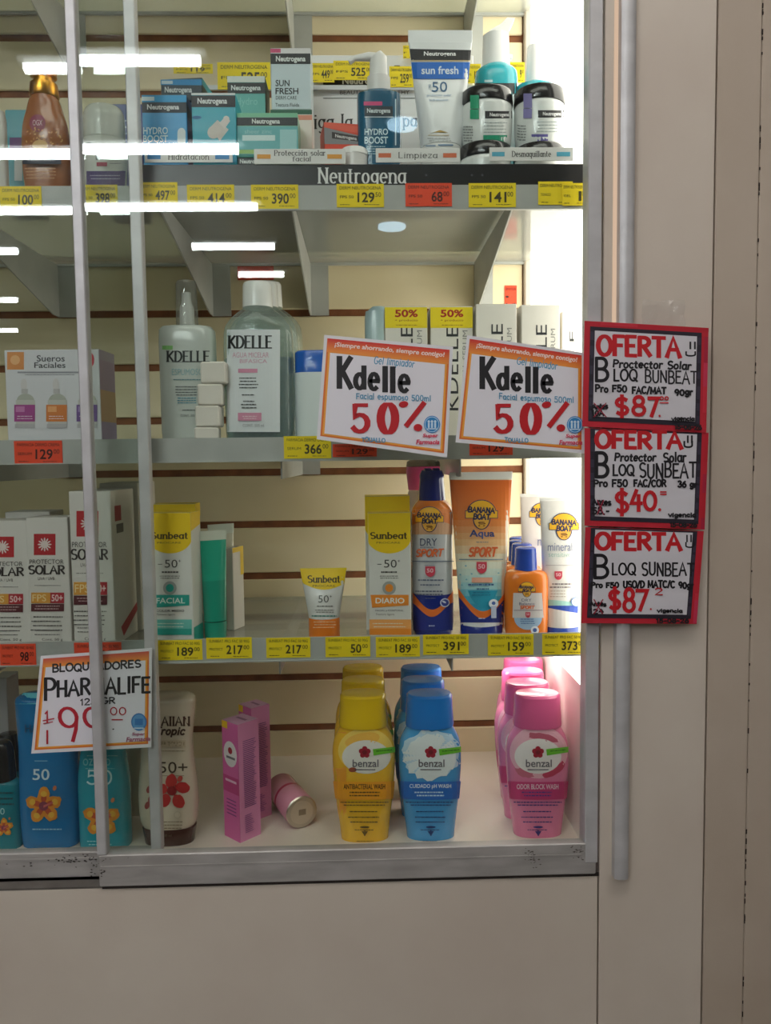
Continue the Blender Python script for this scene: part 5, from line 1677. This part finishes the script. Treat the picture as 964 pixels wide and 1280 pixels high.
it.body('black_cap', [(973, 18, .9, 2.2), (945, 17, .9, 2.2), (930, 14, .9, 2.2), (926, 10, .9, 2)], '201f22', GLOSS, k=2)
cv = it.canvas(b); cv.lines(-8, 990, 18, 3, 7, '0c4a54', 2.2); cv.text('50', -6, 1010, 6, 1018, '9cd0d4'); hib(cv, 5, 1034, .5); cv.done(it.t)
it = Item('small_lotion_bottle', 'black capped bottle behind the teal one at the lower left edge', 'bottle', 14, 980, .12, ZF)
it.body('bottle_body', [('base', 17, .6, 2.6), (970, 18, .6, 2.6), (960, 12, .8, 2.2)], '15626e', GLOSS)
it.body('black_cap', [(961, 14, .9, 2.2), (922, 13, .9, 2.2), (916, 9, .9, 2)], '1b1a1c', GLOSS, k=2)
bx = Carton('tall_carton', 'grey carton standing at the left edge behind the dark caps', -12, 8, 848, .16, ZF, .04, 'a9a5a6', cat='box')
it = Item('pale_tube', 'pale narrow tube glimpsed between the teal and the cream bottle', 'tube', 170, 970, .14, ZF)
it.body('tube_body', [('base', 12, .8, 2.2), (960, 12, .6, 2.2), (905, 13, .1, 3)], 'd8d2b8', GLOSS)


# pink cartons, turned corner on
def pinkbox(xc, yt, Y, label, rz, w=.030, front=True):
    zt_ = P(xc, yt, Y)[1]
    bx = Carton('pink_carton', label, xc - 10, xc + 10, yt, Y, ZF, w, 'd76aa4', 'tall pink cartons', rz, w=w, h=zt_ - ZF)
    c2 = bx.fr('right')
    c2.quad([(0, 0), (1, 0), (1, 1), (0, 1)], 'e08cba')
    for k in range(36):
        v = .15 + k * .016
        c2.quad([(.22, v), (.22 + random.uniform(.45, .65), v), (.22 + random.uniform(.45, .65), v + .006), (.22, v + .006)], '6a3a7c')
    for k in range(10):
        v = .78 + k * .016
        c2.quad([(.22, v), (.22 + random.uniform(.2, .5), v), (.22 + random.uniform(.2, .5), v + .006), (.22, v + .006)], '8a4a8c')
    c2.done(bx.t, 'printed_side')
    c2 = bx.fr('front')
    c2.quad([(0, 0), (1, 0), (1, 1), (0, 1)], 'd864a2'); c2.quad([(0, .0), (.35, .0), (.35, .06), (0, .06)], 'f0c020')
    c2.ell(.5, .27, .42, .11, 'e6dede', n=18); c2.ell(.5, .24, .14, .03, 'a51e34', n=10); c2.quad([(.25, .29), (.8, .29), (.8, .31), (.25, .31)], '6f6a70')
    c2.quad([(0, .46), (1, .46), (1, .60), (0, .60)], 'c0407e'); c2.quad([(.15, .49), (.85, .49), (.85, .51), (.15, .51)], 'f0c8dc')
    for k in range(5):
        c2.quad([(.2, .66 + k * .03), (.8, .66 + k * .03), (.8, .67 + k * .03), (.2, .67 + k * .03)], '7a3a7c')
    c2.done(bx.t, 'printed_front')
    c2 = bx.fr('top'); c2.quad([(0, 0), (1, 0), (1, 1), (0, 1)], 'd8a0c0'); c2.quad([(.2, .35), (.8, .35), (.8, .5), (.2, .5)], '9c6488'); c2.done(bx.t, 'carton_top_print')
    return bx


pinkbox(287, 903, .052, 'tall pink carton turned on edge, nearer one of two', R(-44), .0345)
pinkbox(306, 883, .115, 'tall pink carton turned on edge, farther one of two', R(-48), .031)
# pink can lying on its side, its end towards the viewer
X, Z = P(358, 1006, .055)
r = .0225
t = thing('pink_can', 'pink spray can lying on its side, its pale base facing out', 'spray can', (X, .12, ZF + r + .0003), rz=R(24))
m = MB(); m.tube([(0, -.045, 0), (0, -.043, 0), (0, .045, 0), (0, .055, 0)], [r * .96, r, r, r * .7], H('d890a8'), 32); m.build('can_body', GLOSS, t, smooth=True)
m = MB(); m.tube([(0, -.0462, 0), (0, -.0446, 0)], [r * .93, r * 1.0], H('c9bcae'), 32); m.build('end_rim', FOIL, t, smooth=True)
m = MB(); m.tube([(0, -.0466, 0), (0, -.0455, 0)], [r * .72, r * .74], H('d8cabb'), 32); m.build('end_disc', FOIL, t, smooth=True)
m = MB(); m.box(-r * .2, r * .25, -.0472, -.0465, -r * .15, r * .2, H('a0907f')); m.build('stamped_mark', FOIL, t)
m = MB(); m.tube([(0, .000, 0), (0, .006, 0)], r * 1.012, H('b23a5c'), 32, caps=False); m.build('red_band', GLOSS, t, smooth=True)

# ================================================================== paper signs
def sign(name, label, corners, Y, edge, group=None, th=.0006):
    """corners tl, tr, br, bl in photo pixels; the sheet hangs in the plane y = Y"""
    cx = sum(c[0] for c in corners) / 4; cy = sum(c[1] for c in corners) / 4
    X, Z = P(cx, cy, Y)
    t = thing(name, label, 'sign', (X, Y, Z), group)
    pts = []
    for c in corners:
        x, z = P(c[0], c[1], Y)
        pts.append((x - X, z - Z))
    m = MB(); m.prism(pts, 'y', 0, th, H(edge)); m.build('paper_sheet', PAPER, t)
    cv = Canvas(flat_map((X, Y, Z), Y), base=.00012)

    def uv(u, v):
        a, b, c, d = corners
        return ((a[0] * (1 - u) + b[0] * u) * (1 - v) + (d[0] * (1 - u) + c[0] * u) * v,
                (a[1] * (1 - u) + b[1] * u) * (1 - v) + (d[1] * (1 - u) + c[1] * u) * v)

    def q(u0, v0, u1, v1, c):
        cv.quad([uv(u0, v0), uv(u1, v0), uv(u1, v1), uv(u0, v1)], c)
    return t, cv, uv, q


def store_sign(label, corners, Y, th=.13, fade=False):
    t, cv, uv, q = sign('discount_sign', label, corners, Y, 'e2e0e4', 'discount signs in white, orange and red')
    q(.025, .03, .975, .965, 'e0742a')
    q(.04, .045, .96, .95, 'f0a43c')
    for i in range(8):
        u = i / 8
        c = tuple(H('cf5a4c' if fade else 'd8362e')[j] * (1 - u) + H('f29a3c')[j] * u for j in range(3)) + (1,)
        q(.03, .03 + th * u, .97, .03 + th * (u + .13), c)
    q(.055, .035 + th, .945, .935, 'e6e3ea')
    return t, cv, uv, q


def oval_logo(cv, cx, cy, w1, w2, sl):
    cv.ell(cx, cy, 10.2, 10.8, '2b86c8'); cv.ell(cx, cy, 9, 9.6, 'cfe4f2'); cv.ell(cx, cy, 8.3, 8.9, '2b86c8')
    for dx in (-4, 0, 4):
        cv.ell(cx + dx, cy - 3.5, 1.5, 1.7, 'd6eaf6'); cv.rect(cx + dx - 1.1, cy - 1.8, cx + dx + 1.1, cy + 4.5, 'd6eaf6')
    cv.rect(cx - 6, cy + 5, cx + 6, cy + 6.2, 'd6eaf6')
    cv.text(w1, cx - 12, cy + 11.5, cx + 7, cy + 17.5, 'd8385a', .03, sl, .2)
    cv.text(w2, cx - 20, cy + 19, cx + 9, cy + 25, 'd8385a', .03, sl, .2)


def kdelle(label, corners, Y, ox, seed):
    random.seed(seed)
    t, cv, uv, q = store_sign(label, corners, Y)
    a = uv(.08, .055); b = uv(.93, .055)
    sl = (b[1] - a[1]) / (b[0] - a[0])
    cv.text('¡Siempre ahorrando, siempre contigo!', a[0], a[1] + .5, b[0], a[1] + 8, 'f6e4dc', .025, sl, .2)
    x, y = corners[0]
    D = lambda dx, dy: (x + dx, y + dy)
    cv.pen('Gel limpiador', x + 62, y + 27, x + 112, y + 36, '4a94b8', w=1.1, sl=sl, jit=.05, it=.15)
    # marker capitals and lower case, thick uprights
    cv.pen('K', x + 17, y + 28, x + 34, y + 66, '1d1a1e', w=7.2, wh=4.4, sl=sl * .3)
    cv.pen('d', x + 38, y + 40, x + 51, y + 67, '1d1a1e', w=6.6, wh=4.6)
    cv.pen('e', x + 56, y + 39, x + 68, y + 68.5, '1d1a1e', w=6.2, wh=4.4)
    cv.pen('l', x + 74, y + 41.5, x + 78, y + 69.5, '1d1a1e', w=7.0)
    cv.pen('l', x + 83.5, y + 42, x + 87.5, y + 70.5, '1d1a1e', w=7.0)
    cv.pen('e', x + 93.5, y + 41, x + 106, y + 71, '1d1a1e', w=6.2, wh=4.4)
    cv.pen('Facial espumoso 500ml', x + 40, y + 73, x + 133, y + 80, '4a94b8', w=1.1, sl=sl * .35, jit=.06)
    # 50%
    cv.pen('5', x + 35, y + 88, x + 56, y + 121, 'c01822', w=7.6, wh=4.6)
    cv.pen('0', x + 69, y + 87, x + 90, y + 122, 'c01822', w=10.5, wh=4.4)
    cv.ell(x + 99, y + 87, 6, 4, 'c01822', -10)
    vs, fs = ribbon([(x + 124, -(y + 86)), (x + 103, -(y + 113))], 6.4)
    cv._emit([(a_, -b_) for a_, b_ in vs], fs, 'c01822')
    cv.ell(x + 117, y + 116, 5.5, 4.6, 'c01822')
    cv.pen('TOUALLO', x + 47, y + 128, x + 76, y + 133, '4a94b8', w=1.1, jit=.08, sl=.05)
    oval_logo(cv, x + 134.5, y + 112, 'Super', 'Farmacia', .0)
    cv.done(t, 'sign_print')
    return t


YSG = YG - .0085
kdelle('white 50% discount sign, the left one of the tilted pair', [(405.5, 418.5), (566.5, 433.5), (559, 572), (396, 549)], YSG, 0, 3)
kdelle('white 50% discount sign, the right one touching the red bordered notices', [(584, 419), (731, 441), (731, 567), (569.5, 553)], YSG, 0, 4)

# 99 peso sign between the two doors
random.seed(5)
YP = -.0435
t, cv, uv, q = store_sign('white handwritten price sign reading 99.00 behind the left door bar', [(51, 820), (190, 810), (189, 934), (39, 942)], YP, .085, True)
cv.pen('BLOQUEADORES', 66, 831, 176, 840, '2a282c', w=2.2, sl=-.055, jit=.06)
cv.pen('P', 56, 848, 70, 875, '222024', w=4.4, wh=3); cv.pen('HARMALIFE', 72, 851, 188, 870, '222024', w=3.8, wh=3, sl=-.045, jit=.04)
cv.pen('125 GR', 101, 873.5, 144, 881, '2a282c', w=1.7, sl=-.05, jit=.05)
cv.pen('9', 75, 884, 102, 926, 'b82434', w=4.8, wh=3.4, it=-.1); cv.pen('9', 106, 884, 131, 926, 'b82434', w=4.8, wh=3.4, it=-.1)
cv.pen('1', 57, 889, 61, 902, 'b82434', w=2.4); cv.pen('-', 52, 895, 70, 906, 'b82434', w=1.4, sl=-.2); cv.pen('-', 53, 898, 68, 910, 'b82434', w=1.2, sl=-.2); cv.pen('l', 58, 913, 61, 929, 'b82434', w=2.4)
cv.pen('00', 138, 884, 158, 893, 'b82434', w=1.4); cv.rect(140, 898.5, 154, 900, 'b82434'); cv.ell(142, 911, 1.2, .8, '2a282c')
cv.ell(174, 902, 9.7, 11, '3a78b8'); cv.ell(174, 902, 8.2, 9.4, '5e98cc'); cv.rect(169, 898, 179, 906, '3a78b8'); cv.rect(168, 909, 180, 910.5, 'cfe0ee')
cv.text('Super', 165, 915, 181, 920, 'a85a78', .03, 0, .2); cv.text('Farmacia', 158, 921, 188, 927, 'a85a78', .03, -.04, .2)
cv.done(t, 'sign_print')


# red bordered handwritten notices
def notice(label, corners, Y, lines_, seed, curl=0):
    random.seed(seed)
    t, cv, uv, q = sign('offer_notice', label, corners, Y, 'bf1f30', 'red bordered offer notices')
    # uneven marker border
    for k in range(9):
        u0 = random.random() * .9
        c = random.choice(['c8283a', 'b81c2c', 'a81c38', 'c43050'])
        if k % 2: q(u0, .0, min(1, u0 + .3), .035, c)
        else: q(random.choice([0, .965]), u0, random.choice([.035, 1]), min(1, u0 + .25), c) if False else q(.966, u0, .998, min(1, u0 + .25), c)
    t0, t1 = (.05, .088) if curl == 0 else (.004, .02)
    q(.045, t0, .945, .945, '2a2430')
    for k in range(10):
        v = .05 + random.random() * .8
        q(.045 + random.uniform(0, .01), v, .075, v + .08, '3a3444'); q(.915, v, .94, v + .07, '3a3444')
    q(.082, t1, .905, .90, 'd4d0d6')
    for fn in lines_:
        fn(cv, uv)
    cv.done(t, 'handwriting')
    return t


RED, BLK = 'c41a24', '1c191e'
N1 = [lambda cv, uv: [cv.pen('OFERTA', 747, 420, 850, 443, RED, w=6.0, wh=4.8, sl=.035, jit=.03),
      cv.pen('ll', 861, 428, 870, 436, BLK, w=2.3), cv.pen('U', 856, 440, 870, 445, BLK, w=2.1),
      cv.pen('B', 744, 448, 760, 476, BLK, w=4.2), cv.pen('Proctector Solar', 766, 450, 863, 459, BLK, w=2.3, sl=.03, jit=.06, it=.1),
      cv.pen('LOQ', 767, 462, 796, 476, BLK, w=2.4), cv.pen('BUNBEAT', 806, 463, 871, 478, BLK, w=2.0, sl=.03, jit=.05),
      cv.pen('Pro F50', 744, 482, 783, 490, BLK, w=2.3, jit=.06), cv.pen('FAC/MAT', 790, 484, 832, 492, BLK, w=2.3, jit=.06), cv.pen('90gr', 843, 487, 865, 494, BLK, w=2.3, jit=.08),
      cv.pen('$', 769, 497, 785, 519, RED, w=4.8), cv.pen('8', 790, 496, 806, 519, RED, w=4.6), cv.pen('7', 810, 498, 822, 520, RED, w=4.8), cv.pen('.', 823, 517, 825, 520, RED, w=2.6), cv.pen('oo', 824, 494, 835, 500, RED, w=1.5), cv.rect(824, 503, 835, 504.4, RED),
      cv.pen('Antes', 740, 506, 759, 512, BLK, w=2.1, jit=.1, sl=-.05), cv.pen('10A', 740, 514, 754, 520, BLK, w=1.9, jit=.1), cv.pen('X', 742, 504, 757, 521, 'a01c38', w=1.2),
      cv.pen('vigencia', 839, 521, 867, 526, BLK, w=1.7, jit=.1), cv.pen('15-08-26', 843, 531, 876, 536, BLK, w=1.9, sl=.03)]]
N2 = [lambda cv, uv: [cv.pen('OFERTA', 745, 539, 852, 559, RED, w=6.0, wh=4.8, sl=.02, jit=.03),
      cv.pen('ll', 858, 545, 866, 553, BLK, w=2.2), cv.pen('U', 854, 552, 866, 559, BLK, w=2.3),
      cv.pen('B', 744, 566, 760, 596, BLK, w=4.6), cv.pen('Protector', 768, 567, 819, 576, BLK, w=2.3, jit=.05, it=.1), cv.pen('Solar', 829, 566, 857, 577, BLK, w=2.3, jit=.05),
      cv.pen('LOQ', 766, 581, 792, 594, BLK, w=2.4), cv.pen('SUNBEAT', 799, 579, 870, 597, BLK, w=2.4, sl=.0, jit=.06),
      cv.pen('Pro F50', 742, 600, 784, 608, BLK, w=2.3, jit=.06), cv.pen('FAC/COR', 792, 600, 832, 608, BLK, w=2.3, jit=.06), cv.pen('36 gr', 847, 602, 870, 609, BLK, w=2.3, jit=.06),
      cv.pen('$', 769, 614, 785, 641, RED, w=4.8), cv.pen('4', 788, 613, 802, 638, RED, w=4.8), cv.pen('0', 804, 615, 820, 637, RED, w=4.6), cv.ell(824, 637, 2, 2, RED), cv.pen('=', 824, 610, 833, 622, RED, w=1.7),
      cv.pen('Antes', 740, 624, 763, 631, BLK, w=2.2, jit=.1), cv.pen('58.-', 740, 634, 761, 642, BLK, w=2.1, jit=.1), cv.pen('X', 746, 625, 754, 643, 'a01c38', w=1.3),
      cv.pen('vigencia', 835, 641, 869, 646, BLK, w=1.8, jit=.1), cv.pen('15-08-26', 837, 653, 870, 658, BLK, w=1.9, sl=.02)]]
N3 = [lambda cv, uv: [cv.pen('OFERTA', 745, 666, 851, 686, RED, w=6.0, wh=4.8, sl=.01, jit=.03),
      cv.pen('ll', 857, 669, 865, 677, BLK, w=1.9), cv.pen('U', 856, 678, 868, 684, BLK, w=1.9),
      cv.pen('B', 742, 694, 760, 722, BLK, w=4.2), cv.pen('LOQ', 765, 704, 794, 718, BLK, w=2.3), cv.pen('SUNBEAT', 802, 704, 867, 719, BLK, w=2.3, jit=.06),
      cv.pen('Pro F50', 739, 728, 773, 734, BLK, w=2.2, jit=.06), cv.pen('USO/D MATC/C', 779, 726, 843, 734, BLK, w=2.3, jit=.05), cv.pen('90gr', 848, 728, 866, 735, BLK, w=2.3, jit=.08),
      cv.pen('$', 761, 737, 775, 762, RED, w=4.8), cv.pen('8', 779, 736, 793, 764, RED, w=4.8), cv.pen('7', 795, 738, 809, 762, RED, w=4.8), cv.pen('2', 818, 735, 828, 743, RED, w=1.6), cv.ell(813, 761, 1.2, 1.2, RED),
      cv.pen('Antes', 737, 752, 757, 757, BLK, w=2.0, jit=.1), cv.pen('124', 737, 761, 754, 766, BLK, w=2.0, jit=.1), cv.pen('X', 742, 749, 753, 767, 'a01c38', w=1.2),
      cv.pen('vigencia', 821, 761, 852, 765, BLK, w=1.7, jit=.1), cv.pen('15-08-26', 820, 773, 860, 778, BLK, w=2.0)]]
notice('red bordered notice at the top, priced 87 with a 90 gram line', [(731, 401), (886, 410), (883, 541), (728, 533)], -.0755, N1, 11)
notice('red bordered notice in the middle, priced 40', [(731, 535), (886, 541), (881, 662), (731, 657)], -.0742, N2, 12, 1)
notice('red bordered notice at the bottom, priced 87 with blank second line', [(732, 659), (880, 664), (871, 780), (727, 779)], -.0730, N3, 13, 1)

# strips of clear tape holding the notices
X, Z = P(830, 395, -.0568)
t = thing('clear_tape', 'crumpled clear tape above the top red bordered notice', 'tape', (X, -.0568, Z))
m = MB()
n = 9
random.seed(8)
vs = [(-.026 + .05 * i / (n - 1) + random.uniform(-.001, .001), -.0005 - random.random() * .0035, z * .018 + random.uniform(-.001, .001)) for z in (-1.25, -.6, 0, .6, 1) for i in range(n)]
m.add(vs, [(j * n + i, j * n + i + 1, (j + 1) * n + i + 1, (j + 1) * n + i) for j in range(4) for i in range(n - 1)])
m.build('tape_strip', TAPE, t)
